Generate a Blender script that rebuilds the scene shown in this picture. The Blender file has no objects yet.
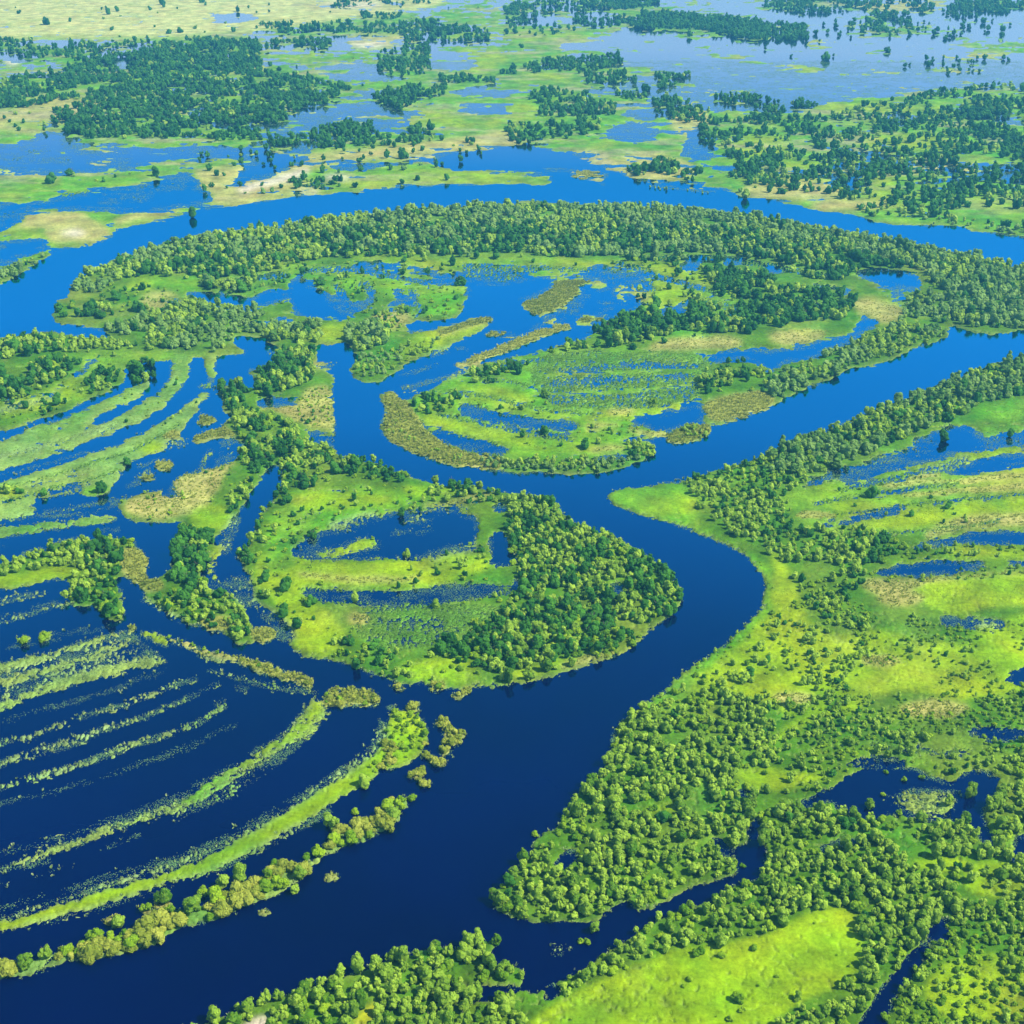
import math, random
import numpy as np

# ------------------------------------------------------------------ camera and ground projection
CAM_H = 500.0
FPX = 1407.0                      # focal length in pixels of a 1024 px wide frame
PITCH = math.atan(712.0 / FPX)    # depression of the view axis
SP, CP = math.sin(PITCH), math.cos(PITCH)


def ground_xy(px, py):
    """Ground point (metres) seen at a place of the photograph; camera stands above the origin looking along +Y."""
    dx = (np.asarray(px, float) - 512.0) / FPX
    dy = (512.0 - np.asarray(py, float)) / FPX
    t = CAM_H / (SP - dy * CP)
    return t * dx, t * (CP + dy * SP)


def px_of(X, Y, Z=0.0):
    """Inverse of ground_xy, used only to look a ground point up in the traced survey map."""
    X = np.asarray(X, float); Y = np.asarray(Y, float)
    zc = Z - CAM_H
    d = Y * CP - zc * SP
    u = Y * SP + zc * CP
    return 512.0 + FPX * X / d, 512.0 - FPX * u / d


def pxm(y):                       # pixels per metre across the view at ground row y
    return (y + 200.0) * CP / CAM_H


# ------------------------------------------------------------------ noise
def _hash(ix, iy, seed):
    h = (ix.astype(np.int64) * 374761393 + iy.astype(np.int64) * 668265263 + seed * 1442695041) & 0xFFFFFFFF
    h = ((h ^ (h >> 13)) * 1274126177) & 0xFFFFFFFF
    return ((h ^ (h >> 16)) & 0xFFFFFF).astype(np.float32) / 16777215.0


def vnoise(X, Y, seed):
    ix = np.floor(X); iy = np.floor(Y)
    fx = (X - ix).astype(np.float32); fy = (Y - iy).astype(np.float32)
    fx = fx * fx * (3 - 2 * fx); fy = fy * fy * (3 - 2 * fy)
    a = _hash(ix, iy, seed); b = _hash(ix + 1, iy, seed)
    c = _hash(ix, iy + 1, seed); d = _hash(ix + 1, iy + 1, seed)
    return (a + (b - a) * fx) * (1 - fy) + (c + (d - c) * fx) * fy


def fbm(X, Y, size, seed, octaves=4, gain=0.55):
    s = 0.0; a = 1.0; n = 0.0
    for o in range(octaves):
        s = s + a * vnoise(X / size + 17.3 * o, Y / size - 9.1 * o, seed + o)
        n += a; a *= gain; size *= 0.5
    return s / n


# ------------------------------------------------------------------ the survey: outlines traced from the photograph, later ones lie on top
# class: g meadow, y yellow-green meadow, r rough green, d dry tan reed ground, s sand, w water (cover 0)
MAP = []


def L(cls, pts, cover=1.0, rough=1.0):
    MAP.append(('poly', cls, np.array(pts, float), cover, rough))


def S(cls, pts, cover=1.0, rough=1.0):
    MAP.append(('strip', cls, np.array(pts, float), cover, rough))      # x, y, full width at each vertex (pixels, measured down the picture)


def E(cls, x, y, rx, ry, cover=1.0, rot=0.0, rough=1.0):
    a = np.linspace(0, 2 * math.pi, 18, endpoint=False)
    c, s = math.cos(rot), math.sin(rot)
    MAP.append(('poly', cls, np.stack([x + rx * np.cos(a) * c - ry * np.sin(a) * s, y + rx * np.cos(a) * s + ry * np.sin(a) * c], 1), cover, rough))


REEDS = []


def R(label):
    REEDS.append((len(MAP) - 1, label))      # the outline just traced is a reed bed standing on its own


def W(pts, rough=1.0):
    L('w', pts, 0.0, rough)


# ---- far bank: everything above the outer river
L('g', [(-400, -190), (1500, -190), (1500, 262), (1100, 246), (1024, 238), (990, 234), (950, 226), (925, 226), (900, 226), (870, 220), (850, 213), (820, 210), (800, 206),
        (768, 199), (740, 196), (725, 191), (700, 184), (680, 183), (650, 184), (630, 179), (622, 169), (615, 163), (600, 151), (575, 151), (555, 153), (545, 149),
        (512, 142), (480, 147), (455, 153), (432, 162), (440, 170), (480, 171), (512, 170), (545, 172), (555, 178), (548, 184), (512, 184), (440, 186), (380, 189), (330, 193), (300, 197), (256, 204), (240, 206),
        (205, 209), (170, 219), (130, 228), (118, 230), (110, 240), (80, 246), (48, 255), (30, 263), (0, 272), (-400, 330)], .80)
L('p', [(-400, -190), (640, -190), (560, -60), (480, -20), (440, 6), (400, 14), (340, 20), (260, 32), (170, 38), (80, 38), (0, 38), (-400, 40)], .93)
L('d', [(520, 130), (520, 146), (480, 150), (430, 158), (400, 160), (360, 162), (320, 168), (290, 172), (260, 180), (240, 186), (215, 196), (200, 180), (190, 172), (230, 160), (300, 156), (340, 150), (400, 145), (460, 138)], rough=1.5)
L('y', [(330, 190), (360, 178), (420, 172), (512, 171), (550, 174), (545, 183), (440, 185)])
E('y', 430, 118, 42, 8); E('y', 470, 122, 34, 9); E('y', 520, 40, 75, 9); E('g', 505, 55, 60, 12); E('y', 480, 60, 28, 13)
E('y', 545, 77, 36, 5); E('y', 522, 113, 18, 10); E('g', 590, 145, 40, 7); E('g', 640, 155, 30, 8)
E('y', 290, 54, 32, 4); E('g', 310, 64, 50, 4); E('g', 350, 96, 18, 10)
E('d', 60, 110, 45, 14); E('d', 10, 122, 30, 12); E('g', 20, 132, 26, 10); E('d', 380, 40, 40, 6, cover=.8); E('d', 350, 6, 60, 4)
E('s', 370, 46, 22, 3); E('s', 355, 5, 34, 2.0); E('s', 12, 62, 9, 4)
L('d', [(560, 150), (605, 152), (612, 162), (640, 150), (700, 165), (690, 180), (640, 182)], cover=.75)
E('d', 800, 190, 60, 10); E('d', 850, 205, 40, 6); E('d', 930, 168, 55, 7); E('y', 880, 110, 70, 8); E('y', 900, 143, 60, 8); E('y', 820, 168, 50, 7)
E('y', 880, 190, 20, 12); E('d', 690, 120, 20, 16, cover=.8); E('y', 760, 148, 30, 12); E('g', 960, 190, 60, 10); E('y', 1000, 205, 40, 8)
E('y', 160, 87, 15, 3.5); E('y', 192, 109, 28, 4.5, rot=-.1); E('y', 228, 101, 14, 5, rot=-.3); E('d', 240, 71, 34, 3, rot=-.12); E('y', 78, 94, 7, 6); E('y', 12, 90, 4, 6); E('g', 300, 100, 18, 6); E('y', 120, 72, 18, 2); E('w', 130, 65, 30, 3, .1)
# far waters
W([(590, 46), (625, 28), (660, 32), (720, 40), (768, 44), (772, 18), (700, 14), (630, 2), (640, -30), (1200, -60), (1200, 76), (1030, 80), (985, 82), (940, 86), (900, 95), (870, 99), (830, 104), (795, 112),
   (770, 114), (740, 106), (715, 113), (690, 106), (680, 96), (692, 86), (672, 76), (640, 66), (612, 54)], 1.5); MAP[-1] = MAP[-1][:3] + (.17, 1.5)      # drowned meadow: a few grass slivers still show
for cx, cy, rx, ry, c in ((655, 66, 32, 4, 'g'), (700, 82, 24, 3, 'g'), (790, 70, 30, 6, 'y'), (825, 42, 30, 3, 'd'), (990, 46, 46, 6, 'g'), (975, 56, 36, 4, 'd'), (900, 32, 60, 5, 'g'), (870, 22, 26, 6, 'g'),
                           (1000, 28, 24, 5, 'g'), (800, 5, 60, 7, 'g'), (900, 5, 50, 8, 'd'), (1000, 4, 50, 6, 'g'), (905, 86, 22, 2.5, 'd'), (700, 92, 26, 2, 'd'), (735, 58, 14, 2, 'd'), (880, 72, 24, 2.5, 'd'), (840, 60, 16, 2.5, 'g'),
                           (700, 5, 40, 5, 'g'), (740, 22, 30, 3, 'g'), (960, 74, 30, 3, 'd'), (790, 26, 20, 6, 'g')):
    E(c, cx, cy, rx, ry, cover=.62)
for cx, cy, rx, ry in ((115, 58, 34, 4.5), (18, 56, 22, 5), (232, 18, 30, 4), (428, 36, 9, 5), (452, 62, 26, 9), (352, 68, 34, 5), (372, 77, 32, 5), (485, 110, 26, 7), (480, 92, 34, 4),
                       (330, 112, 40, 6), (648, 112, 24, 7), (632, 132, 22, 11), (700, 146, 18, 16), (580, 46, 22, 5), (570, 8, 40, 4), (540, 20, 26, 5), (590, 18, 30, 8), (850, 184, 22, 5), (1005, 170, 30, 4), (965, 172, 30, 2.5),
                       (990, 118, 30, 4), (900, 120, 26, 5), (60, 43, 40, 3), (720, 172, 30, 4), (645, 80, 20, 3)):
    a = [(cx + rx * math.cos(t) * (1 + .2 * math.sin(3 * t)), cy + ry * math.sin(t)) for t in np.linspace(0, 6.283, 16, endpoint=False)]
    L('w', a, 0.12, 1.6)
W([(-200, 150), (0, 147), (35, 140), (46, 131), (60, 140), (100, 145), (150, 147), (200, 147), (230, 146), (262, 149), (285, 152), (312, 158), (292, 166), (266, 179), (245, 184), (228, 188), (236, 176), (245, 166), (256, 158), (220, 159), (180, 161), (130, 168), (100, 172), (50, 175), (0, 176), (-200, 180)])
W([(-200, 208), (0, 205), (30, 203), (100, 187), (150, 181), (186, 173), (200, 181), (216, 195), (206, 204), (170, 211), (120, 213), (80, 210), (40, 212), (20, 222), (0, 230), (-200, 245)])
W([(-100, 250), (0, 246), (12, 240), (30, 238), (48, 240), (52, 246), (30, 256), (0, 264), (-100, 280)])
S('g', [(0, 190, 10), (60, 190, 7), (120, 180, 5), (200, 166, 6), (256, 160, 6)], rough=.7)
S('g', [(40, 200, 4), (90, 189, 3), (150, 183, 2)], .9)
L('d', [(24, 214), (60, 210), (85, 213), (95, 222), (110, 228), (112, 238), (85, 244), (50, 244), (48, 236), (30, 236), (0, 240), (0, 232), (25, 224)])
S('d', [(114, 224, 6), (140, 216, 9), (165, 214, 6), (180, 210, 4)])
S('y', [(0, 236, 8), (20, 233, 7), (45, 232, 5)])
S('r', [(-60, 300, 18), (0, 277, 13), (22, 268, 8), (40, 259, 7), (49, 255, 4)])
E('s', 74, 234, 13, 3)
S('d', [(-20, 172, 5), (30, 175, 6), (60, 179, 4)], .85); S('d', [(60, 147, 3), (100, 151, 3), (130, 149, 2)], .7); S('d', [(90, 164, 4), (130, 160, 3)], .7); S('d', [(-10, 126, 5), (20, 130, 6), (40, 134, 4)], .8)
for P_ in ([(0, 158, 4), (70, 160, 4)], [(100, 200, 4), (150, 196, 4)], [(140, 188, 4), (185, 184, 5)], [(150, 150, 3), (220, 152, 3)], [(0, 216, 4), (30, 210, 3)], [(20, 152, 3), (50, 150, 3)], [(60, 196, 3), (90, 192, 3)]):
    S('e', P_, .35, .8)
# spit with a sand bar above the outer river
L('d', [(190, 184), (215, 196), (206, 206), (240, 205), (300, 195), (330, 190), (300, 180), (260, 178), (220, 186)])
L('s', [(236, 190), (252, 184), (284, 175), (308, 169), (312, 172), (296, 178), (278, 185), (258, 188), (246, 193)])
E('s', 340, 178, 16, 2.5); E('s', 308, 193, 12, 2)
E('d', 590, 175, 19, 5); R('brown reed islet in the mouth of the far side arm'); S('d', [(545, 170, 3), (575, 172, 4), (605, 184, 3)], .9)
S('d', [(650, 185, 2), (690, 190, 3), (715, 192, 2)], .9); R('thin dark reed line along the far shore of the outer river')

# ---- the great meander loop
L('r', [(54, 312), (56, 302), (70, 296), (72, 286), (84, 274), (117, 260), (140, 251), (175, 240), (220, 231), (256, 228), (316, 222), (351, 216), (396, 210), (456, 206), (512, 203), (574, 204), (637, 207), (687, 209), (724, 212), (768, 219),
        (818, 226), (843, 231), (868, 238), (908, 244), (943, 250), (980, 257), (1024, 268), (1200, 300), (1200, 318), (1024, 331), (1008, 332), (985, 335), (963, 330), (955, 324), (950, 332), (943, 342), (918, 348), (888, 360), (850, 368), (828, 380),
        (800, 393), (783, 398), (768, 408), (749, 416), (732, 421), (707, 428), (700, 420), (640, 440), (652, 458), (600, 474), (512, 473), (496, 472), (468, 469), (441, 463), (411, 454), (386, 439), (381, 426), (385, 416),
        (383, 403), (378, 397), (388, 391), (401, 400), (416, 396), (446, 381), (473, 366), (512, 357), (557, 346), (594, 334), (612, 320), (618, 306), (616, 296), (610, 284), (598, 278), (575, 276), (555, 277), (546, 283), (530, 291), (512, 294),
        (495, 290), (470, 288), (458, 292), (450, 284), (446, 286), (460, 296), (465, 304), (460, 315), (448, 320), (432, 322), (415, 318), (404, 330), (431, 331), (468, 319), (491, 315), (495, 320), (488, 327), (471, 336), (436, 352), (406, 363), (383, 381), (363, 383), (351, 376), (352, 367), (360, 358), (352, 348),
        (348, 343), (330, 345), (318, 343), (312, 356), (285, 356), (275, 341), (262, 337), (235, 336), (234, 347), (250, 354), (216, 356), (213, 372), (206, 372), (206, 358), (193, 358), (150, 350), (112, 334), (84, 326), (52, 323)])
# colour zones inside the loop
L('g', [(120, 286), (150, 276), (190, 276), (206, 282), (200, 290), (180, 292), (150, 290)])
L('d', [(140, 300), (150, 292), (175, 294), (185, 304), (170, 312), (148, 312)])
L('g', [(250, 262), (330, 268), (380, 262), (440, 270), (480, 278), (520, 262), (600, 268), (660, 270), (720, 290), (740, 330), (600, 350), (560, 348), (512, 356), (440, 384), (410, 400), (420, 452), (620, 462), (700, 420), (690, 360), (600, 340), (500, 300), (280, 290)], .92, rough=2)
L('y', [(512, 256), (640, 262), (700, 268), (740, 280), (735, 318), (680, 322), (650, 318), (640, 285), (560, 268), (440, 264), (400, 256)], rough=2)
E('y', 430, 262, 75, 3.5, rot=.04); E('y', 140, 288, 14, 6)
# interior waters
for P_, c_ in (([(560, 270, 4), (620, 272, 5), (680, 282, 6), (720, 296, 5)], .3), ([(640, 258, 4), (700, 257, 6), (760, 264, 6), (800, 272, 5), (840, 276, 4)], .25), ([(700, 300, 4), (740, 310, 5), (700, 320, 4)], .3), ([(420, 284, 4), (440, 282, 5), (470, 284, 5)], .2), ([(300, 272, 4), (340, 268, 6), (390, 276, 5), (430, 284, 6)], .25), ([(360, 282, 8), (372, 292, 8), (366, 306, 8)], .3),
               ([(330, 284, 5), (344, 294, 6), (350, 310, 6)], .25), ([(410, 290, 6), (418, 302, 6), (420, 314, 5)], .25), ([(220, 282, 4), (260, 278, 6), (290, 274, 5)], .25), ([(150, 300, 3), (180, 300, 4), (190, 296, 4)], .3), ([(500, 270, 5), (540, 268, 5), (580, 270, 4)], .3), ([(780, 300, 4), (820, 304, 5), (850, 302, 4)], .3), ([(610, 262, 3), (640, 268, 5), (660, 276, 4)], .25), ([(470, 372, 3), (520, 362, 4), (600, 350, 3)], .3)):
    S('e', P_, c_, .7)
W([(292, 279), (300, 277), (318, 288), (328, 293), (332, 303), (345, 311), (358, 316), (354, 321), (330, 321), (310, 320), (296, 317), (290, 304), (286, 290)])
W([(185, 292), (200, 290), (230, 292), (250, 298), (264, 288), (282, 288), (290, 300), (278, 304), (266, 308), (254, 312), (225, 309), (205, 304), (190, 298)])
L('w', [(352, 261), (380, 262), (420, 266), (446, 272), (470, 276), (512, 284), (540, 276), (520, 286), (480, 288), (448, 282), (425, 276), (390, 270), (355, 267)], .22)
W([(262, 322), (290, 316), (300, 322), (280, 327), (264, 330), (240, 322)], 1.3)
L('w', [(330, 292), (345, 296), (352, 306), (362, 302), (372, 292), (362, 312), (345, 316), (333, 303)], .15)
L('w', [(392, 288), (405, 292), (416, 305), (408, 310), (398, 304), (388, 314), (382, 312), (392, 300)], .15)
for x0, y0, rx, ry in ((671, 312, 15, 6), (690, 266, 13, 5), (775, 270, 9, 5), (712, 276, 8, 3), (735, 262, 10, 3), (688, 302, 10, 3), (600, 268, 10, 3)):
    E('w', x0, y0, rx, ry, 0.0)
W([(853, 272), (870, 267), (895, 268), (912, 271), (924, 280), (922, 288), (905, 290), (880, 284), (862, 278)])
L('w', [(872, 284), (895, 288), (908, 296), (904, 308), (892, 306), (880, 296)], .35)
L('w', [(810, 281), (835, 284), (855, 291), (850, 297), (828, 292), (812, 287)], .2)
W([(690, 356), (720, 351), (745, 345), (768, 352), (800, 345), (830, 338), (848, 333), (860, 322), (868, 312), (878, 316), (876, 326), (862, 337), (840, 347), (815, 358), (790, 362), (775, 373), (768, 372), (755, 364), (740, 361), (715, 362)])
L('d', [(770, 334), (800, 330), (826, 330), (824, 340), (800, 346), (778, 346), (768, 340)])
L('d', [(850, 300), (875, 300), (900, 308), (905, 318), (885, 326), (872, 318), (858, 312)])
L('d', [(664, 340), (690, 337), (720, 337), (745, 340), (735, 348), (700, 350), (675, 350), (650, 352), (650, 346)])
# marsh in the inner crescent
L('e', [(545, 356), (600, 352), (680, 352), (715, 360), (712, 375), (695, 385), (640, 392), (560, 395), (530, 385), (530, 366)], .84)
L('e', [(545, 385), (640, 388), (700, 382), (700, 400), (640, 412), (560, 408), (535, 396)], .62)
W([(642, 414), (660, 406), (690, 400), (700, 402), (706, 412), (700, 424), (690, 430), (660, 432), (640, 426), (630, 420)])
L('e', [(428, 430), (450, 428), (480, 436), (500, 446), (510, 452), (490, 458), (460, 452), (440, 446), (432, 438)], .05)
L('e', [(456, 406), (470, 403), (500, 412), (540, 418), (582, 424), (575, 432), (540, 430), (512, 426), (480, 420), (462, 414)], .06)
L('e', [(500, 430), (540, 432), (575, 436), (570, 446), (530, 444), (505, 440)], .42)
L('e', [(412, 422), (420, 418), (430, 428), (428, 436), (418, 432)], .1)
L('y', [(512, 400), (545, 407), (600, 412), (650, 410), (690, 400), (698, 402), (660, 414), (600, 420), (550, 418), (500, 408), (450, 400), (440, 390), (470, 388)])
L('y', [(420, 412), (450, 418), (490, 428), (545, 440), (600, 446), (600, 454), (540, 452), (500, 444), (460, 436), (425, 424)])
L('y', [(450, 384), (500, 388), (540, 402), (512, 404), (470, 394)])
L('e', [(600, 456), (630, 454), (640, 458), (610, 462), (590, 461)], .1)
W([(625, 436), (668, 430), (705, 430), (720, 424), (700, 446), (655, 459), (648, 452), (655, 440), (640, 440), (628, 446)])
S('d', [(388, 396, 8), (398, 410, 22), (406, 430, 34), (430, 448, 22), (470, 462, 14), (500, 464, 12)]); R('broad tan reed belt curving round the left rim of the great loop')
S('d', [(640, 432, 4), (660, 436, 3), (680, 432, 4)], .8)
L('d', [(703, 404), (730, 398), (755, 392), (775, 398), (768, 408), (735, 421), (712, 422), (706, 412)]); R('tan triangular reed flat on the right arm of the loop')
S('d', [(610, 414, 5), (635, 412, 4)]); S('d', [(585, 428, 4), (618, 426, 3)]); S('d', [(590, 452, 4), (625, 448, 4)])
S('e', [(560, 372, 4), (620, 366, 5), (700, 366, 4)], .2, .6); S('e', [(550, 382, 4), (620, 379, 4), (690, 376, 4)], .15, .6); S('g', [(545, 376, 3), (620, 372, 3), (700, 371, 3)], .9, .6); S('g', [(550, 394, 3), (620, 392, 4), (690, 386, 3)], .8, .6)
S('e', [(445, 392, 3), (490, 398, 4), (540, 409, 4), (600, 416, 3)], .3, .6); S('e', [(436, 414, 3), (480, 424, 4), (540, 436, 3)], .25, .6); S('e', [(470, 380, 3), (520, 384, 3), (540, 392, 3)], .35, .6)
E('r', 640, 449, 13, 7, rot=-.1); E('d', 688, 434, 23, 8, rot=-.22); R('tan bushy islet in the river off the right end of the loop'); S('d', [(630, 430, 4), (650, 434, 6), (668, 432, 4)], .85)
# islands in the inner lake
W([(462, 276), (500, 271), (540, 275), (575, 277), (603, 271), (626, 279), (645, 289), (649, 301), (636, 312), (620, 318), (600, 328), (590, 336), (570, 343), (545, 348), (520, 353), (500, 357), (470, 362), (456, 372), (430, 378), (408, 380), (440, 352), (470, 338), (494, 328), (498, 317), (472, 316), (463, 306), (467, 292)], .8)
for cx_, cy_, rx_, ry_ in ((624, 281, 12, 2.5), (630, 289, 9, 3), (641, 297, 10, 4.5), (622, 299, 6, 2), (606, 305, 5, 2), (552, 322, 5, 1.5)):
    E('d', cx_, cy_, rx_, ry_)
L('e', [(462, 262), (500, 264), (540, 268), (520, 280), (480, 282), (462, 276)], .45); L('e', [(600, 270), (650, 280), (660, 292), (640, 290), (610, 280)], .3)
L('d', [(519, 302), (535, 300), (550, 290), (558, 284), (575, 282), (580, 288), (576, 298), (565, 306), (545, 314), (532, 314), (526, 308)]); R('tan and green reed island in the inner lake of the great loop')
S('d', [(553, 285, 5), (572, 284, 6), (588, 281, 4)]); R('low brown reed strip just above the reed island in the inner lake')
S('d', [(470, 362, 6), (500, 350, 8), (530, 338, 8), (556, 329, 6), (568, 326, 5)]); R('long thin tan reed strip lying slantwise in the inner lake')
E('d', 585, 321, 9, 2.5); R('tiny tan reed islet off the far end of the long slanting strip'); E('d', 500, 334, 16, 3.5, .8); R('flat pale reed islet between the spit tip and the long slanting strip'); E('d', 600, 319, 6, 2); R('smallest tan reed islet beside the dark copse of the inner lake'); E('d', 598, 284, 10, 3); E('d', 622, 290, 8, 3); S('d', [(455, 366, 6), (480, 362, 8)])
S('f', [(398, 378, 5), (420, 370, 4), (440, 364, 3)], .45); S('f', [(400, 390, 6), (430, 382, 4), (460, 374, 4), (480, 368, 5)], .5); S('f', [(430, 356, 4), (450, 350, 5), (470, 350, 4)], .4)
S('f', [(560, 314, 4), (580, 302, 5), (585, 288, 4)], .35); S('f', [(512, 340, 3), (530, 330, 4), (560, 312, 4)], .3)
L('y', [(432, 330), (468, 320), (490, 316), (488, 326), (470, 334), (440, 346), (410, 358), (395, 352), (410, 340)])
S('d', [(440, 334, 5), (468, 325, 6), (491, 319, 6)]); R('tan reed edge on the long pointed spit inside the loop')
L('y', [(312, 328), (345, 322), (355, 330), (345, 340), (325, 342), (312, 338)])
L('g', [(420, 294), (436, 288), (450, 292), (462, 302), (455, 314), (435, 318), (420, 310)])
L('d', [(372, 316), (400, 310), (412, 316), (405, 326), (385, 332), (372, 326)])
S('f', [(268, 352, 4), (290, 352, 4)], .8)

# ---- left ridge-and-swale country
L('r', [(-300, 350), (0, 339), (30, 333), (60, 332), (100, 340), (112, 335), (160, 350), (192, 354), (192, 362), (172, 360), (160, 362), (146, 362), (126, 366), (125, 378), (117, 386), (102, 395), (75, 408), (50, 416), (25, 425), (0, 432), (-300, 500)])
L('y', [(90, 352), (150, 352), (190, 356), (160, 360), (130, 366), (110, 378), (85, 396), (60, 406), (30, 412), (0, 420), (0, 408), (30, 398), (60, 386), (85, 372), (80, 360)])
S('w', [(0, 404, 2), (20, 400, 3), (45, 392, 3), (65, 384, 3), (82, 372, 4), (92, 360, 4), (100, 354, 3)], 0.0, .6)
S('f', [(0, 412, 4), (30, 404, 4), (60, 394, 3)], .5)
L('k', [(-300, 520), (0, 442), (30, 429), (60, 420), (90, 407), (110, 399), (140, 386), (148, 380), (150, 386), (140, 396), (118, 407), (92, 418), (92, 425), (100, 424), (125, 413), (150, 399), (165, 384), (172, 370), (170, 356), (192, 354), (191, 374), (182, 389), (165, 403), (145, 419), (110, 433), (80, 446), (40, 459), (0, 470), (-300, 560)])
L('k', [(0, 440), (40, 428), (95, 412), (92, 424), (50, 440), (0, 450)], .80)
S('k', [(181, 360, 12), (180, 378, 14), (166, 396, 10), (140, 414, 10), (100, 430, 9), (50, 448, 9), (0, 462, 9)])
S('k', [(213, 354, 9), (213, 372, 8), (211, 388, 6)], .95); S('f', [(198, 386, 4), (215, 388, 4), (240, 383, 3)], .8)
L('k', [(208, 390), (190, 405), (165, 422), (140, 435), (110, 447), (80, 458), (40, 472), (0, 484), (-200, 540), (-200, 580), (0, 515), (25, 509), (50, 498), (75, 494), (85, 490), (108, 494), (112, 484), (122, 477), (124, 464), (140, 458), (165, 446), (178, 431), (196, 412), (209, 395)])
S('k', [(206, 393, 5), (185, 411, 8), (160, 430, 9), (125, 446, 8), (80, 463, 7), (0, 490, 7)])
S('w', [(20, 489, 3), (50, 482, 3), (85, 473, 3), (118, 464, 2)], .1, .7); S('w', [(0, 506, 4), (30, 500, 4), (60, 491, 4), (85, 484, 3)], .1, .7)
S('f', [(60, 496, 3), (90, 486, 4)], .5)
E('g', 94, 492, 16, 4.5); E('y', 150, 448, 14, 6); E('y', 10, 494, 14, 5)
for a in ([(126, 488, 4), (140, 480, 5), (152, 470, 5)], [(165, 448, 6), (180, 444, 9), (186, 440, 5)], [(140, 468, 4), (158, 460, 4)], [(60, 512, 4), (90, 504, 4), (115, 500, 3)], [(200, 470, 5), (206, 458, 6), (215, 450, 4)], [(128, 498, 4), (110, 506, 3)], [(222, 446, 6), (245, 436, 8)]):
    S('f', a, .5)
E('d', 205, 420, 11, 5); R('oval tan reed islet, topmost of those beside the grassy ridges'); E('d', 172, 436, 8, 4.5); R('brown reed islet touching the lowest grassy ridge'); E('d', 164, 466, 8, 5); R('round brown reed islet in the open water above the tan flat'); E('d', 150, 478, 7, 3); R('thin reed islet just above the tan reed flat')
S('d', [(194, 442, 8), (212, 436, 9), (228, 432, 9), (236, 434, 6)]); R('long tan reed islet reaching out from the bushy bank below the oval one')
L('k', [(-100, 512), (0, 510), (20, 511), (40, 508), (30, 516), (0, 522), (-100, 540)])
S('k', [(-80, 540, 12), (0, 532, 11), (40, 527, 10), (80, 523, 9), (110, 519, 7), (116, 518, 4)])
S('f', [(0, 548, 4), (8, 547, 3)], .6); S('f', [(100, 532, 5), (120, 529, 4)], .4); S('f', [(20, 552, 4), (45, 549, 4)], .5); S('f', [(45, 513, 4), (72, 509, 4)], .4)
S('f', [(120, 424, 3), (80, 436, 3), (30, 450, 3), (-20, 462, 3)], .7, .6)
S('e', [(180, 424, 2), (160, 436, 3), (130, 452, 3), (95, 463, 3), (50, 477, 2), (0, 490, 2)], .4, .6); S('e', [(120, 470, 3), (90, 481, 3), (60, 487, 3), (20, 498, 3), (0, 503, 3)], .35, .6)
S('f', [(0, 476, 3), (50, 462, 3), (100, 447, 3)], .3); S('f', [(0, 520, 3), (60, 516, 3), (110, 508, 4), (128, 500, 4)], .4); S('f', [(140, 520, 5), (170, 500, 6)], .2)
# island of bushes on the left
L('r', [(-100, 568), (0, 564), (20, 557), (40, 553), (52, 545), (60, 540), (80, 538), (100, 540), (120, 537), (135, 540), (138, 548), (147, 556), (150, 563), (145, 571), (148, 580), (135, 584), (128, 576), (119, 574), (118, 583), (121, 596), (125, 613), (122, 622), (112, 623), (103, 611), (95, 606), (82, 607), (70, 603), (66, 592), (70, 580), (60, 579), (30, 584), (0, 590), (-100, 606)])
L('y', [(-100, 585), (0, 577), (30, 573), (60, 567), (80, 568), (84, 574), (60, 579), (30, 584), (0, 589), (-100, 605)])
L('d', [(120, 555), (130, 548), (142, 550), (150, 562), (146, 571), (148, 580), (135, 583), (128, 574), (120, 568)]); R('orange tan reed knob on the right end of the bushy islet')
# flooded grass lines
S('f', [(-80, 622, 5), (0, 602, 5), (22, 596, 5), (50, 591, 4)], .66); S('f', [(-80, 640, 4), (0, 622, 5), (35, 611, 5), (70, 603, 4)], .66); S('f', [(0, 616, 3), (40, 608, 3)], .2); S('f', [(50, 634, 3), (90, 627, 4)], .3); S('f', [(30, 608, 4), (60, 600, 4)], .25)
E('y', 22, 642, 8, 4); E('y', 45, 635, 7, 5)
L('f', [(-80, 686), (0, 664), (60, 648), (110, 634), (132, 631), (140, 640), (150, 650), (165, 660), (158, 666), (130, 668), (100, 676), (60, 690), (20, 703), (0, 708), (-80, 734)], .34)
S('h', [(-80, 688, 8), (0, 667, 8), (40, 657, 7), (80, 645, 7), (120, 634, 7), (134, 632, 5)], .74); S('h', [(-80, 708, 9), (0, 684, 9), (40, 672, 9), (80, 660, 9), (115, 648, 8), (135, 640, 6)], .56); S('h', [(-80, 732, 9), (0, 706, 9), (40, 692, 9), (80, 678, 9), (120, 668, 8), (150, 663, 6), (165, 661, 4)], .74)
S('y', [(141, 632, 5), (150, 636, 9), (160, 641, 10), (168, 645, 7)]); E('d', 133, 627, 5, 3); R('tiny brown reed tuft at the corner of the striped meadow')
S('f', [(-80, 770, 5), (0, 743, 6), (25, 739, 6), (50, 730, 6), (100, 712, 5), (150, 695, 5), (200, 674, 4)], .66)
S('f', [(-80, 792, 6), (0, 764, 8), (50, 748, 8), (85, 737, 8), (110, 728, 6), (160, 710, 5), (218, 683, 4)], .66)
S('f', [(-80, 812, 5), (0, 789, 7), (30, 780, 7), (60, 769, 7), (110, 754, 7), (160, 737, 7), (200, 722, 7), (228, 706, 5)], .66)
S('f', [(185, 698, 4), (205, 690, 5), (220, 682, 4)], .35); S('f', [(235, 690, 6), (250, 692, 5)], .3); S('f', [(215, 706, 4), (228, 700, 5)], .3)
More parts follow.
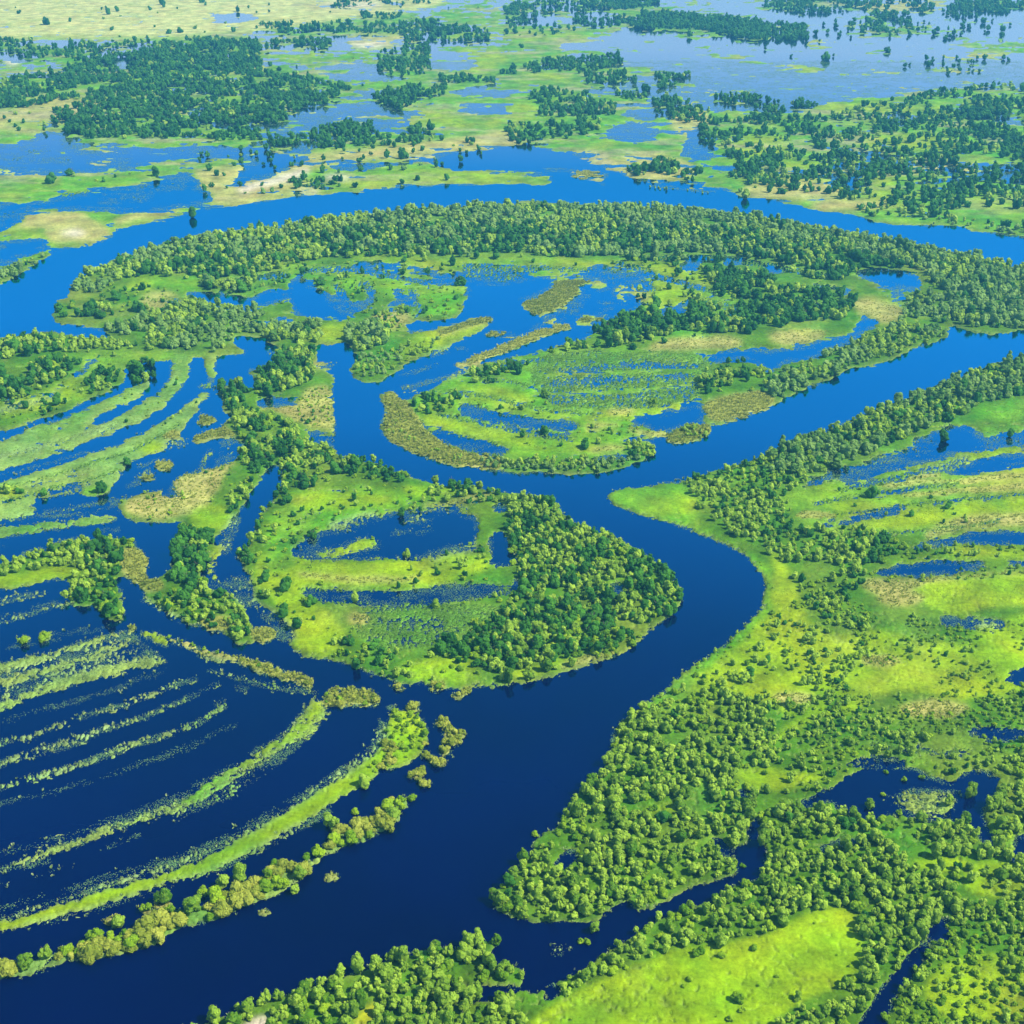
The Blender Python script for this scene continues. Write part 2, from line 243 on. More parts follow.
S('f', [(195, 655, 4), (215, 661, 5), (225, 664, 4)], .8); S('f', [(205, 670, 3), (230, 677, 4), (256, 684, 5), (290, 690, 6), (318, 693, 4)], .66)
S('h', [(325, 704, 18), (306, 725, 24), (285, 745, 22), (256, 766, 16), (230, 780, 14), (200, 796, 13), (170, 808, 11), (140, 818, 10), (120, 826, 8), (90, 838, 8), (50, 851, 7), (10, 866, 5), (-20, 876, 4)], .62)
S('y', [(322, 704, 8), (304, 726, 10), (284, 742, 8), (256, 760, 6), (225, 776, 6), (200, 792, 4), (180, 803, 3)], .86)
S('f', [(300, 745, 8), (270, 768, 10), (240, 786, 12), (205, 802, 8), (170, 818, 7)], .35); S('f', [(60, 870, 3), (75, 864, 3)], .4); S('f', [(28, 878, 3), (60, 866, 3)], .4); S('f', [(-10, 890, 5), (0, 884, 5), (25, 876, 4)], .3); S('f', [(0, 870, 6), (50, 860, 5)], .2); S('f', [(100, 852, 4), (140, 836, 4)], .25)
S('y', [(-40, 938, 8), (0, 925, 9), (30, 920, 9), (60, 910, 9), (100, 899, 10), (150, 884, 10), (200, 867, 11), (240, 848, 13), (280, 824, 15), (320, 800, 16), (350, 782, 16), (368, 768, 16), (385, 750, 26), (398, 735, 38), (405, 722, 30), (405, 710, 12)])
S('f', [(0, 918, 5), (60, 900, 6), (110, 886, 6), (180, 862, 7), (240, 836, 8), (290, 804, 8), (340, 775, 9), (375, 745, 10), (385, 720, 12)], .45)
S('f', [(20, 928, 4), (80, 913, 4), (150, 894, 4), (220, 868, 5), (290, 832, 6), (330, 808, 6)], .4)
L('y', [(388, 712), (410, 708), (418, 716), (428, 730), (425, 745), (412, 760), (396, 768), (380, 770), (372, 764), (384, 745)])
S('d', [(172, 642, 5), (186, 645, 6), (205, 651, 6), (222, 657, 6), (236, 661, 7), (256, 666, 9), (285, 676, 9), (312, 684, 9)]); R('thin grey brown reed chain along the rim of the flooded meadow')
S('d', [(326, 702, 9), (345, 701, 12), (368, 700, 12), (380, 703, 7)]); R('yellow brown reed islet at the end of the thin reed chain'); S('d', [(330, 690, 6), (360, 692, 6), (378, 697, 6)]); R('narrow brown reed strip just above the yellow brown islet')
for dy_, c_ in ((16, .08),):
    S('f', [(-40, 800 + dy_, 5), (60, 772 + dy_, 5), (160, 742 + dy_, 5), (236, 708 + dy_, 5)], c_)
S('f', [(-20, 855, 6), (60, 838, 6), (140, 812, 6), (220, 775, 6), (280, 735, 5)], .12); S('f', [(0, 650, 4), (60, 638, 4), (110, 626, 4)], .12); S('f', [(0, 722, 6), (80, 700, 6), (170, 668, 5)], .14); S('f', [(0, 908, 6), (100, 880, 6), (200, 848, 6), (290, 800, 6)], .14)
for P_, c_ in (([(300, 500, 3), (350, 494, 5), (400, 490, 6), (432, 492, 4)], .3), ([(300, 545, 4), (320, 552, 5), (380, 562, 4), (440, 562, 5)], .3), ([(290, 600, 4), (340, 610, 5), (380, 612, 5)], .4), ([(400, 640, 4), (450, 634, 6), (480, 622, 5)], .4), ([(380, 600, 4), (440, 598, 4), (490, 606, 4)], .4), ([(330, 480, 4), (370, 482, 5), (410, 488, 5)], .35)):
    S('e', P_, c_, .7)
# bush strip along the lower river
S('k', [(-60, 986, 10), (0, 972, 14), (30, 968, 12), (60, 958, 14), (100, 951, 15), (140, 937, 16), (175, 920, 15), (210, 912, 16), (250, 896, 16), (280, 882, 18), (305, 868, 12), (316, 862, 5), (328, 850, 10), (345, 838, 16), (372, 828, 18), (395, 810, 16), (409, 800, 9)], .88)
for cx, cy, rx, ry in ((115, 922, 8, 6), (163, 905, 9, 6), (148, 911, 7, 4), (440, 724, 8, 4), (450, 733, 9, 4), (455, 743, 9, 4), (447, 752, 7, 4), (441, 763, 7, 4), (430, 755, 6, 3.5), (417, 776, 7, 3), (424, 784, 6, 3), (460, 737, 5, 3), (413, 706, 6, 3), (392, 706, 5, 2.5), (333, 877, 8, 3), (262, 912, 6, 3)):
    E('d', cx, cy, rx, ry)

# ---- land west of the side channel
L('r', [(212, 390), (232, 384), (250, 392), (256, 380), (246, 372), (262, 366), (285, 350), (316, 345), (318, 366), (333, 376), (334, 400), (335, 430), (333, 446), (341, 458), (375, 462), (380, 480), (290, 475), (283, 468), (270, 466), (262, 478), (252, 490), (245, 505), (235, 520), (222, 530), (212, 540), (216, 550), (205, 560),
        (200, 572), (208, 582), (212, 593), (230, 599), (240, 604), (250, 620), (255, 632), (256, 646), (240, 646), (231, 640), (220, 631), (195, 627), (180, 621), (165, 611), (150, 603), (142, 591), (150, 582), (165, 576), (176, 561), (178, 536), (186, 521), (150, 523), (130, 521), (118, 511), (125, 501), (150, 491), (172, 489), (175, 476), (200, 471), (220, 466), (245, 456), (240, 441), (222, 424), (236, 416), (222, 410), (226, 396)])
L('d', [(175, 477), (218, 467), (240, 462), (220, 480), (212, 500), (200, 514), (150, 521), (122, 511), (130, 500), (172, 490)])
E('w', 169, 494, 9, 5, 0.0); L('w', [(215, 455), (228, 448), (244, 452), (228, 462), (214, 466)], .25)
L('w', [(254, 398), (270, 396), (296, 396), (299, 402), (280, 406), (258, 408)], 0.0)
W([(256, 353), (278, 357), (270, 366), (254, 370), (230, 372), (218, 380), (214, 366), (222, 357), (240, 358)])
L('d', [(305, 390), (333, 386), (335, 430), (331, 432), (300, 424), (270, 410), (262, 412), (256, 408), (290, 406), (302, 400)], .97)
L('w', [(304, 428), (318, 428), (332, 436), (334, 446), (322, 446), (310, 440)], .25)
E('d', 318, 366, 6, 3, .7); S('f', [(318, 370, 3), (336, 363, 3)], .7)
S('y', [(225, 540, 8), (212, 570, 8), (225, 592, 5)], .8); E('d', 152, 585, 12, 6); R('tan reed knob at the left tip of the bushy creek strip'); S('f', [(142, 600, 5), (160, 608, 6), (185, 622, 6)], .5)
L('d', [(200, 620), (232, 618), (240, 628), (222, 632), (205, 630)]); R('orange reed patch on the shore of the bushy strip by the creek')
L('y', [(186, 512), (210, 505), (235, 512), (225, 528), (205, 535), (190, 528)])
S('f', [(238, 515, 8), (230, 535, 12), (226, 560, 8)], .4); L('f', [(205, 585), (240, 575), (256, 582), (262, 600), (250, 610), (232, 598), (212, 592)], .33)
# the bottom island
L('r', [(283, 466), (300, 458), (341, 457), (375, 463), (406, 476), (431, 482), (441, 486), (470, 484), (500, 494), (525, 496), (545, 500), (560, 509), (570, 520), (580, 531), (604, 536), (620, 541), (640, 551), (660, 566), (675, 580), (682, 598), (680, 606), (668, 619), (650, 632), (640, 642), (620, 654), (600, 660), (575, 668), (545, 678),
        (512, 685), (480, 688), (460, 691), (440, 690), (420, 683), (400, 684), (385, 676), (370, 673), (350, 665), (338, 661), (320, 659), (305, 656), (290, 646), (300, 634), (293, 627), (271, 608), (257, 600), (256, 590), (252, 580), (245, 566), (235, 553), (248, 548), (256, 530), (262, 512), (280, 490)])
L('g', [(283, 500), (300, 490), (380, 488), (430, 500), (400, 508), (340, 522), (300, 535), (275, 545), (265, 540), (270, 520)], .92)
L('y', [(288, 496), (330, 492), (380, 497), (395, 503), (350, 510), (300, 512)])
L('y', [(256, 560), (275, 548), (300, 560), (340, 566), (380, 562), (420, 558), (470, 556), (490, 560), (488, 572), (440, 586), (400, 590), (340, 586), (300, 586), (330, 615), (350, 640), (330, 660), (300, 650), (290, 630), (275, 600), (256, 590)])
W([(291, 556), (292, 546), (310, 535), (340, 528), (375, 518), (400, 512), (440, 512), (475, 516), (480, 522), (474, 545), (450, 556), (410, 560), (380, 560), (340, 562), (310, 560)])
W([(486, 535), (500, 528), (508, 535), (512, 550), (520, 560), (508, 568), (492, 570), (488, 558)], 1.2)
L('e', [(300, 586), (340, 590), (400, 592), (435, 588), (470, 584), (512, 585), (512, 595), (470, 598), (440, 604), (400, 606), (370, 604), (330, 604), (306, 596)], .08)
L('e', [(362, 608), (420, 604), (480, 604), (512, 608), (480, 625), (460, 640), (430, 650), (390, 652), (360, 640), (352, 620)], .80)
L('e', [(372, 620), (420, 616), (445, 622), (440, 632), (400, 632), (376, 628)], .55)
L('y', [(398, 665), (440, 660), (470, 662), (480, 674), (460, 686), (430, 682), (405, 680)]); L('y', [(520, 668), (560, 660), (600, 655), (600, 659), (545, 676), (512, 683), (505, 678)])
S('d', [(560, 668, 4), (585, 660, 6), (605, 654, 4)]); S('d', [(300, 574, 3), (360, 582, 4), (420, 580, 4)], .9); E('d', 360, 620, 12, 6, .9)
S('y', [(316, 556, 5), (340, 552, 7), (352, 547, 6), (368, 543, 8), (376, 543, 5)]); E('f', 418, 519, 12, 3, .8)
S('f', [(330, 528, 8), (360, 520, 7), (378, 516, 4)], .7); L('f', [(292, 548), (308, 540), (318, 540), (312, 550), (296, 554)], .4)
S('f', [(395, 535, 3), (430, 524, 5), (420, 534, 4)], .3); S('f', [(430, 560, 6), (450, 553, 6), (475, 548, 6)], .65); L('f', [(256, 608), (275, 612), (292, 628), (298, 640), (285, 645), (268, 625), (256, 615)], .4)
E('d', 265, 636, 12, 8); R('grey reed islet at the mouth of the narrow creek'); E('w', 620, 590, 12, 8, .2); E('w', 516, 585, 7, 6, 0.0)
W([(488, 506), (500, 502), (512, 505), (508, 512), (494, 512)], 1); L('y', [(400, 486), (440, 488), (470, 490), (440, 497), (410, 496)])
S('d', [(424, 506, 3), (455, 503, 4), (490, 496, 4)], .9); S('w', [(430, 509, 2), (460, 507, 4), (484, 502, 2)], 0.0, .6)
for cx, cy, rx, ry in ((400, 688, 7, 3), (437, 688, 9, 4), (456, 696, 6, 3), (466, 692, 5, 2.5)):
    E('d', cx, cy, rx, ry)

# ---- right bank
L('r', [(1300, 300), (1024, 358), (993, 363), (968, 374), (930, 389), (893, 404), (868, 412), (843, 424), (818, 434), (793, 441), (768, 453), (757, 458), (732, 467), (702, 476), (662, 484), (627, 489), (610, 495), (608, 499), (620, 507), (642, 513), (667, 524), (692, 531), (712, 537), (737, 548), (752, 558), (763, 573), (768, 588),
        (765, 606), (757, 616), (742, 629), (720, 649), (702, 659), (682, 673), (657, 694), (637, 712), (620, 723), (612, 740), (608, 760), (597, 776), (588, 784), (572, 804), (556, 826), (534, 842), (530, 856), (516, 868), (505, 880), (492, 904), (497, 911), (512, 917), (530, 921), (548, 923), (565, 920), (588, 922), (600, 919), (603, 911), (630, 898), (634, 908), (648, 910),
        (667, 902), (692, 888), (707, 883), (732, 875), (736, 866), (728, 852), (748, 846), (752, 832), (755, 818), (761, 818), (762, 836), (766, 852), (758, 875), (728, 890), (708, 902), (673, 915), (643, 930), (621, 945), (588, 965), (563, 977), (546, 984), (534, 994), (522, 990), (510, 985), (480, 985), (462, 992), (468, 1004), (500, 1004), (512, 996), (520, 990),
        (526, 976), (520, 968), (508, 968), (490, 962), (496, 946), (503, 942), (488, 940), (476, 942), (463, 954), (436, 950), (418, 952), (401, 958), (366, 970), (328, 984), (301, 992), (271, 1002), (240, 1014), (200, 1026), (150, 1060), (100, 1400), (2600, 1400)])
L('g', [(608, 497), (630, 490), (662, 485), (690, 490), (720, 500), (690, 520), (720, 536), (760, 560), (776, 585), (772, 610), (740, 645), (700, 672), (660, 705), (640, 715), (650, 700), (684, 676), (722, 650), (745, 628), (760, 612), (768, 590), (760, 570), (740, 550), (700, 535), (650, 518), (615, 506)])
L('y', [(620, 496), (670, 490), (700, 500), (690, 518), (650, 514)])
L('y', [(770, 545), (784, 560), (800, 590), (800, 620), (840, 640), (880, 632), (920, 645), (960, 645), (1000, 620), (1060, 600), (1060, 690), (1000, 690), (960, 700), (880, 690), (850, 720), (830, 690), (790, 720), (768, 700), (700, 700), (660, 712), (700, 672), (745, 640), (772, 610), (776, 580)], rough=2.5)
L('y', [(1200, 440), (1024, 448), (985, 450), (940, 460), (900, 470), (870, 478), (830, 484), (800, 490), (780, 496), (790, 520), (800, 530), (860, 532), (920, 528), (960, 520), (1024, 515), (1200, 515)])
E('d', 960, 470, 26, 4); S('d', [(870, 484, 4), (920, 486, 7), (980, 480, 6), (1040, 476, 6)]); S('d', [(900, 496, 3), (960, 492, 6), (1040, 486, 5)]); S('d', [(905, 480, 5), (940, 475, 6)])
S('d', [(925, 536, 8), (970, 524, 12), (1040, 518, 12)]); E('d', 815, 516, 20, 4)
L('d', [(860, 580), (900, 580), (1000, 574), (1100, 572), (1100, 584), (1000, 590), (940, 596), (900, 602), (870, 595)], .98)
L('y', [(930, 580), (1100, 572), (1100, 610), (1000, 604), (950, 618), (920, 605), (905, 595)])
E('d', 900, 600, 22, 7); E('d', 795, 700, 22, 6); E('d', 935, 710, 36, 9); E('d', 880, 660, 20, 5)
L('y', [(768, 735), (800, 720), (830, 690), (828, 715), (810, 725), (790, 740), (768, 740)])
L('g', [(1100, 395), (1024, 400), (985, 404), (968, 414), (990, 420), (1100, 420)])
# right bank waters
for P_, c_ in (([(810, 504, 2), (850, 498, 4), (900, 490, 4), (960, 484, 3)], .3), ([(840, 514, 2), (900, 506, 3), (980, 498, 4), (1040, 494, 3)], .3), ([(880, 534, 2), (940, 530, 3), (1000, 522, 3)], .25), ([(840, 492, 4), (880, 482, 5), (930, 470, 5)], .35), ([(870, 745, 4), (930, 752, 5), (970, 750, 4)], .4)):
    S('e', P_, c_, .7)
W([(1200, 420), (1030, 428), (1000, 434), (985, 430), (970, 428), (955, 426), (935, 430), (918, 440), (892, 452), (862, 464), (838, 468), (815, 478), (800, 487), (820, 484), (850, 481), (870, 477), (900, 468), (940, 459), (985, 449), (1024, 446), (1200, 440)])
S('f', [(820, 480, 6), (850, 472, 8), (880, 464, 7), (910, 452, 6), (935, 444, 4)], .45); E('g', 986, 432, 12, 3, .9); E('f', 1000, 438, 22, 2.5, .5)
W([(940, 475), (962, 466), (990, 457), (1010, 452), (1100, 450), (1100, 462), (1030, 464), (1000, 471), (970, 476)]); L('f', [(910, 472), (940, 462), (975, 456), (960, 470), (930, 476)], .6)
L('w', [(862, 494), (880, 490), (900, 488), (910, 492), (890, 498), (868, 502)], .4)
S('w', [(820, 525, 3), (850, 520, 5), (870, 516, 7), (895, 512, 6), (912, 512, 3)], 0.0, .7); S('w', [(912, 512, 2), (950, 506, 2), (1024, 502, 2)], .2, .7)
W([(900, 549), (930, 541), (960, 536), (985, 530), (1100, 528), (1100, 543), (1000, 546), (960, 543), (930, 549)], .8); S('w', [(966, 520, 3), (990, 516, 2), (1040, 514, 3)], 0.0, .6)
W([(866, 574), (885, 567), (920, 562), (945, 560), (980, 561), (986, 567), (960, 573), (920, 576), (890, 577)], .8); L('w', [(1008, 560), (1060, 557), (1060, 568), (1012, 567)], 0)
L('y', [(940, 552), (980, 546), (1040, 550), (1040, 558), (1000, 558), (960, 558)])
W([(932, 620), (945, 617), (975, 619), (1004, 618), (1008, 624), (1000, 630), (975, 629), (950, 626)], .7); E('f', 986, 625, 14, 4, .75)
W([(1002, 682), (1008, 672), (1015, 667), (1060, 660), (1060, 688), (1020, 686)], .8)
W([(966, 732), (980, 727), (1000, 730), (1060, 728), (1060, 744), (1010, 742), (980, 740)], .8)
L('w', [(845, 764), (870, 757), (895, 756), (912, 762), (890, 768), (855, 770)], .2)
W([(788, 811), (800, 801), (820, 793), (838, 783), (850, 773), (870, 768), (915, 767), (932, 778), (950, 785), (958, 776), (975, 770), (1000, 775), (996, 795), (986, 812), (978, 822), (986, 834), (960, 826), (950, 818), (930, 820), (905, 818), (888, 816), (865, 824), (850, 820), (840, 808), (830, 802), (810, 808)])
L('h', [(890, 800), (905, 791), (930, 790), (950, 792), (958, 802), (950, 812), (925, 818), (905, 814)], .60)
S('f', [(880, 798, 3), (900, 802, 4)], .5); S('f', [(950, 793, 2), (960, 795, 2)], .5)
W([(1012, 838), (1030, 832), (1080, 828), (1080, 868), (1030, 866), (1012, 866)]); W([(968, 820), (985, 810), (990, 835), (1005, 845), (995, 850), (975, 838)])
W([(957, 916), (948, 924), (950, 940), (931, 952), (921, 967), (906, 988), (892, 1008), (884, 1034), (870, 1080), (800, 1080), (846, 1034), (862, 1012), (880, 988), (890, 975), (905, 957), (918, 946), (926, 930), (940, 918)])
S('f', [(920, 943, 3), (940, 947, 3)], .9)
W([(552, 868), (560, 852), (575, 850), (580, 858), (570, 866)]); L('f', [(548, 944), (566, 940), (572, 950), (560, 956), (550, 952)], .3)
W([(540, 998), (545, 985), (560, 984), (558, 995), (548, 1002)]); W([(712, 838), (720, 838), (726, 848), (735, 850), (728, 858), (715, 852)], .8); W([(815, 848), (850, 838), (862, 842), (845, 848), (825, 852)], .6); W([(735, 790), (765, 788), (760, 794), (740, 796)], .6)
L('y', [(845, 907), (858, 917), (860, 937), (870, 952), (862, 968), (850, 982), (830, 992), (800, 1002), (785, 1012), (770, 1028), (740, 1080), (400, 1200), (480, 1060), (530, 1026), (560, 1002), (580, 988), (620, 975), (645, 963), (680, 948), (720, 948), (745, 942), (768, 937), (800, 918)])
L('y', [(638, 812), (652, 806), (676, 802), (680, 810), (664, 820), (645, 820)]); L('y', [(730, 772), (768, 768), (800, 772), (832, 776), (810, 786), (770, 794), (745, 788)])
S('m', [(362, 1040, 22), (372, 1016, 16), (382, 1006, 8)]); L('s', [(232, 1040), (250, 1022), (262, 1018), (272, 1022), (262, 1040)], .95)
E('y', 1000, 880, 40, 20); E('y', 985, 990, 60, 35); E('y', 940, 865, 30, 8)

CLS = 'wgyrdsfhmpke'
WARP_M = 3.2


def in_poly(px, py, P):
    inside = np.zeros(px.shape, bool)
    x0, y0 = P[-1]
    for x1, y1 in P:
        if y0 != y1:
            c = (y0 > py) != (y1 > py)
            inside ^= c & (px < (x1 - x0) * (py - y0) / (y1 - y0) + x0)
        x0, y0 = x1, y1
    return inside


def strip_poly(P):
    x, y, w = P[:, 0], P[:, 1], P[:, 2]
    # densify with Catmull-Rom so that long strips bend smoothly
    q = []
    n = len(P)
    for i in range(n - 1):
        p0, p1, p2, p3 = P[max(i - 1, 0)], P[i], P[i + 1], P[min(i + 2, n - 1)]
        for t in np.linspace(0, 1, 5, endpoint=False):
            q.append(.5 * (2 * p1 + (p2 - p0) * t + (2 * p0 - 5 * p1 + 4 * p2 - p3) * t * t + (3 * p1 - p0 - 3 * p2 + p3) * t ** 3))
    q.append(P[-1]); q = np.array(q)
    d = np.gradient(q[:, :2], axis=0); d /= np.linalg.norm(d, axis=1)[:, None] + 1e-9
    nrm = np.stack([-d[:, 1], d[:, 0]], 1) * (q[:, 2:3] * .5)
    return np.concatenate([q[:, :2] + nrm, (q[:, :2] - nrm)[::-1]])


def smooth_poly(P):
    """Round a traced outline (one Chaikin pass) so that banks curve."""
    Q = np.roll(P, -1, 0)
    out = np.empty((len(P) * 2, 2))
    out[0::2] = P * .8 + Q * .2; out[1::2] = P * .2 + Q * .8
    return out


def blur(a, r):
    for ax in (0, 1):
        for k in range(2):
            s = a.copy(); n = 1
            for i in range(1, r + 1):
                s += np.roll(a, i, ax) + np.roll(a, -i, ax); n += 2
            a = s / n
    return a


def build_map(xs, ys):
    PX, PY = np.meshgrid(xs, ys)
    GX, GY = ground_xy(PX, PY)
    k = pxm(PY)
    amp = WARP_M * k
    n1 = fbm(GX, GY, 26, 11, 4) - .5; n2 = fbm(GX, GY, 26, 31, 4) - .5
    ox = n1 * 2 * np.minimum(amp, 8); oy = n2 * 1.3 * np.minimum(amp, 8)
    cover = np.zeros(PX.shape, np.float32)
    cls = np.zeros(PX.shape, np.int8)
    for kind, c, P, cov, rough in MAP:
        Q = smooth_poly(P) if kind == 'poly' else strip_poly(P)
        m = 14 * rough
        i0, i1 = np.searchsorted(ys, (Q[:, 1].min() - m, Q[:, 1].max() + m))
        j0, j1 = np.searchsorted(xs, (Q[:, 0].min() - m, Q[:, 0].max() + m))
        if i1 <= i0 or j1 <= j0: continue
        sl = (slice(i0, i1), slice(j0, j1))
        s = in_poly(PX[sl] + ox[sl] * rough, PY[sl] + oy[sl] * rough, Q)
        cover[sl] = np.where(s, cov, cover[sl])
        if c != 'w': cls[sl] = np.where(s, CLS.index(c), cls[sl])
        elif cov > 0: cls[sl] = np.where(s & (cls[sl] == 0), 1, cls[sl])
    # shallow flood water threads through the far meadows and, less so, through the loop
    wet = fbm(GX * .5, GY, 150, 501, 4, .6)
    open_ = np.isin(cls, [CLS.index(c) for c in 'gyd']) & (cover > .5)
    k1 = np.clip((wet - .44) * 5, 0, 1) * np.clip((GY - 1900) / 300, 0, 1) * .60
    k2 = np.clip((wet - .50) * 5, 0, 1) * np.clip((GY - 1150) / 200, 0, 1) * np.clip((2000 - GY) / 100, 0, 1) * .30
    cover = np.where(open_, cover * (1 - np.maximum(k1, k2)), cover)
    return PX, PY, GX, GY, cover, cls


def land_height(cover, GX, GY, PY, cls):
    """Land where the (softened) cover beats a patchy noise: sparse cover breaks into tufts, full cover stays whole."""
    near = fbm(GX, GY, 3.2, 71, 3, .75); mid = fbm(GX * .55, GY, 6.5, 75, 4, .7); far = fbm(GX * .45, GY, 17, 79, 4, .7)
    a = np.clip((1150 - GY) / 350, 0, 1); c = np.clip((GY - 1500) / 500, 0, 1)
    fine = near * a + (1 - a) * (mid * (1 - c) + far * c)
    big = fbm(GX * .6, GY * .6, 30, 91, 4, .6)
    n = fine * .72 + big * .28
    n = np.clip((n - .5) * 2.5 + .5, .03, .97)
    # plants that stand in the water thin out stem by stem, in streaks along the flow
    v = vnoise(GX / 1.1 + 3.7, GY / 1.6, 97) * .62 + fbm(GX * .28, GY * .8, 12, 99, 3, .65) * .38
    v = np.clip((v - .5) * 1.55 + .5, .02, .98)
    n = np.where((cls == CLS.index('f')) | (cls == CLS.index('e')), v, n)
    n = np.where(cls == CLS.index('h'), n * .5 + v * .5, n)
    return cover - n
# ------------------------------------------------------------------ woods: outline of the tree feet, mix of kinds, spacing and crown width in metres
ZONES = []


def Z(pts, mix, spacing, size, words, clump=0.0, dens=None, any_ground=False, tall=1.0):
    """mix: (willow, broadleaf, shrub); words: where these trees stand, used in their labels."""
    ZONES.append((np.array(pts, float), mix, spacing, size, words, clump, dens or {}, any_ground, tall))


def oval(cx, cy, rx, ry):
    return [(cx + rx * math.cos(t), cy + ry * math.sin(t)) for t in np.linspace(0, 6.283, 14, endpoint=False)]


MEADOW = {'e': .04, 'p': .5, 'y': .10, 'g': .3, 'd': .35}
# near
Z([(195, 1026), (271, 1003), (328, 985), (401, 960), (463, 956), (503, 944), (526, 978), (500, 1010), (520, 1030), (520, 1120), (120, 1120)], (.9, 0, .10), 5.2, (5.2, 8.6), 'in the grove along the near bank, below the wide river bend', .15, {'y': .3, 's': 0, 'm': 0})
Z([(488, 912), (500, 882), (530, 845), (560, 822), (588, 786), (608, 760), (612, 740), (640, 715), (690, 690), (740, 700), (775, 735), (765, 800), (750, 815), (738, 872), (700, 894), (648, 914), (632, 912), (600, 926), (545, 928)], (.85, .01, .14), 5.2, (4.6, 7.6), 'in the dense grove on the blunt point between river and narrow creek', .18, {'y': .12})
Z([(545, 998), (600, 960), (650, 930), (730, 888), (760, 858), (790, 850), (800, 900), (770, 938), (720, 946), (680, 950), (640, 965), (585, 990)], (.75, 0, .25), 5.0, (4.0, 7.0), 'in the belt between the narrow creek and the bright field', .2, {'y': .05})
Z([(762, 815), (800, 806), (850, 822), (905, 822), (985, 838), (1060, 830), (1060, 910), (960, 920), (940, 920), (915, 950), (870, 990), (860, 930), (845, 908), (790, 912), (765, 860)], (.87, .01, .12), 5.1, (4.8, 7.8), 'in the wood between the pond and the bright field', .15, {'y': .5})
Z([(955, 918), (1070, 905), (1090, 1100), (880, 1100), (890, 1020), (925, 968)], (.42, .0, .58), 3.5, (2.6, 5.4), 'in the thicket right of the little black inlet', .12, {'y': .6})
Z([(790, 1010), (850, 984), (875, 975), (880, 990), (855, 1030), (840, 1090), (740, 1090), (770, 1030)], (.8, 0, .2), 4.8, (4.2, 6.6), 'in the strip between the bright field and the little black inlet', .15, {'y': .1})
Z([(955, 780), (990, 772), (1060, 745), (1060, 832), (1010, 838), (985, 810)], (.89, .01, .1), 5.2, (4.6, 7.2), 'at the right end of the pond', .2)
# scrub standing in the water
OS = 'in the long bushy strip of the flooded near shore'
Z([(-60, 993), (0, 978), (30, 973), (60, 965), (100, 958), (140, 945), (175, 929), (210, 920), (250, 904), (280, 890), (306, 872), (300, 864), (280, 874), (250, 888), (210, 904), (175, 912), (140, 929), (100, 944), (60, 951), (30, 962), (0, 965), (-60, 978)], (.05, 0, .30, .65), 3.9, (6.2, 11.5), OS, 0, {'d': 1, 'k': 1})
Z([(316, 866), (322, 852), (345, 830), (372, 819), (395, 802), (412, 796), (412, 804), (395, 818), (372, 836), (345, 846), (328, 860)], (.03, 0, .27, .70), 3.9, (6.0, 11), OS, 0, {'d': 1, 'k': 1})
BI = 'in the loose brown cluster off the end of the bright ridge'
Z([(410, 700), (470, 712), (470, 742), (446, 768), (432, 790), (410, 782), (418, 745)], (0, 0, 0, 1), 3.0, (4.4, 7.0), BI, 0, {'d': 1, 'y': 0})
Z([(320, 696), (385, 696), (385, 710), (320, 710)], (0, 0, .3, .7), 4.2, (3.2, 5.5), 'on the yellow brown islet at the end of the reed chain', 0, {'d': .9})
Z([(170, 636), (240, 655), (325, 680), (380, 694), (380, 700), (320, 694), (240, 668), (170, 648)], (0, 0, .2, .8), 4.6, (2.6, 4.4), 'in the thin chain along the rim of the flooded meadow', 0, {'d': .9})
Z([(376, 708), (430, 708), (430, 770), (372, 772), (388, 735)], (0, 0, .8, .2), 4.6, (3.2, 6.2), 'on the bright end of the grass ridge', .3, {'y': .8})
Z([(385, 396), (400, 396), (420, 430), (500, 462), (500, 470), (440, 462), (384, 430)], (.1, 0, .1, .8), 5.5, (2.6, 4.6), 'in the tan reed belt of the loop', .1, {'d': .9})
Z([(390, 684), (475, 688), (475, 700), (390, 694)], (0, 0, 0, 1), 3.6, (3, 5), 'off the near shore of the inner island', 0, {'d': 1, 'r': 0, 'y': 0})
Z([(470, 692), (520, 686), (560, 677), (600, 661), (640, 644), (660, 626), (664, 628), (640, 648), (600, 666), (560, 682), (500, 690)], (0, 0, .4, .6), 6.5, (2.6, 4.2), 'fringing the near shore of the inner island', .2, {'w': .0})

# right bank
Z([(690, 690), (700, 675), (745, 640), (772, 610), (800, 590), (830, 600), (870, 620), (850, 700), (800, 730), (760, 760), (740, 700)], (.6, .08, .32), 4.6, (3.4, 6.2), 'on the right bank above the blunt point', .38, {'y': .5})
Z([(800, 590), (850, 605), (930, 625), (1060, 620), (1060, 735), (970, 725), (930, 740), (850, 750), (790, 740), (850, 690), (860, 640)], (.28, .05, .67), 3.9, (2.2, 4.6), 'over the open right bank', .36, {'y': .42, 'd': .6})
Z([(640, 515), (700, 530), (750, 556), (775, 600), (760, 630), (700, 675), (640, 715), (620, 735), (615, 720), (690, 665), (745, 625), (762, 600), (750, 560)], (.3, 0, .7), 5.0, (1.8, 3.6), 'along the grassy rim of the right bank', .5, {'y': .3, 'g': .4})
Z([(760, 760), (850, 740), (960, 735), (1060, 742), (1060, 770), (960, 776), (930, 768), (850, 768), (820, 790), (780, 800), (765, 800)], (.6, .04, .36), 5.4, (3.4, 5.6), 'above the pond', .4, {'y': .25})
Z([(690, 482), (735, 471), (768, 459), (800, 450), (830, 470), (812, 482), (790, 492), (782, 508), (800, 532), (830, 548), (868, 562), (862, 585), (835, 612), (812, 612), (790, 575), (770, 552), (740, 540), (715, 520), (690, 505)], (.6, .22, .18), 6.2, (4.2, 7.8), 'in the dense riverside belt on the right bank', .10, {'y': .45, 'g': .8})
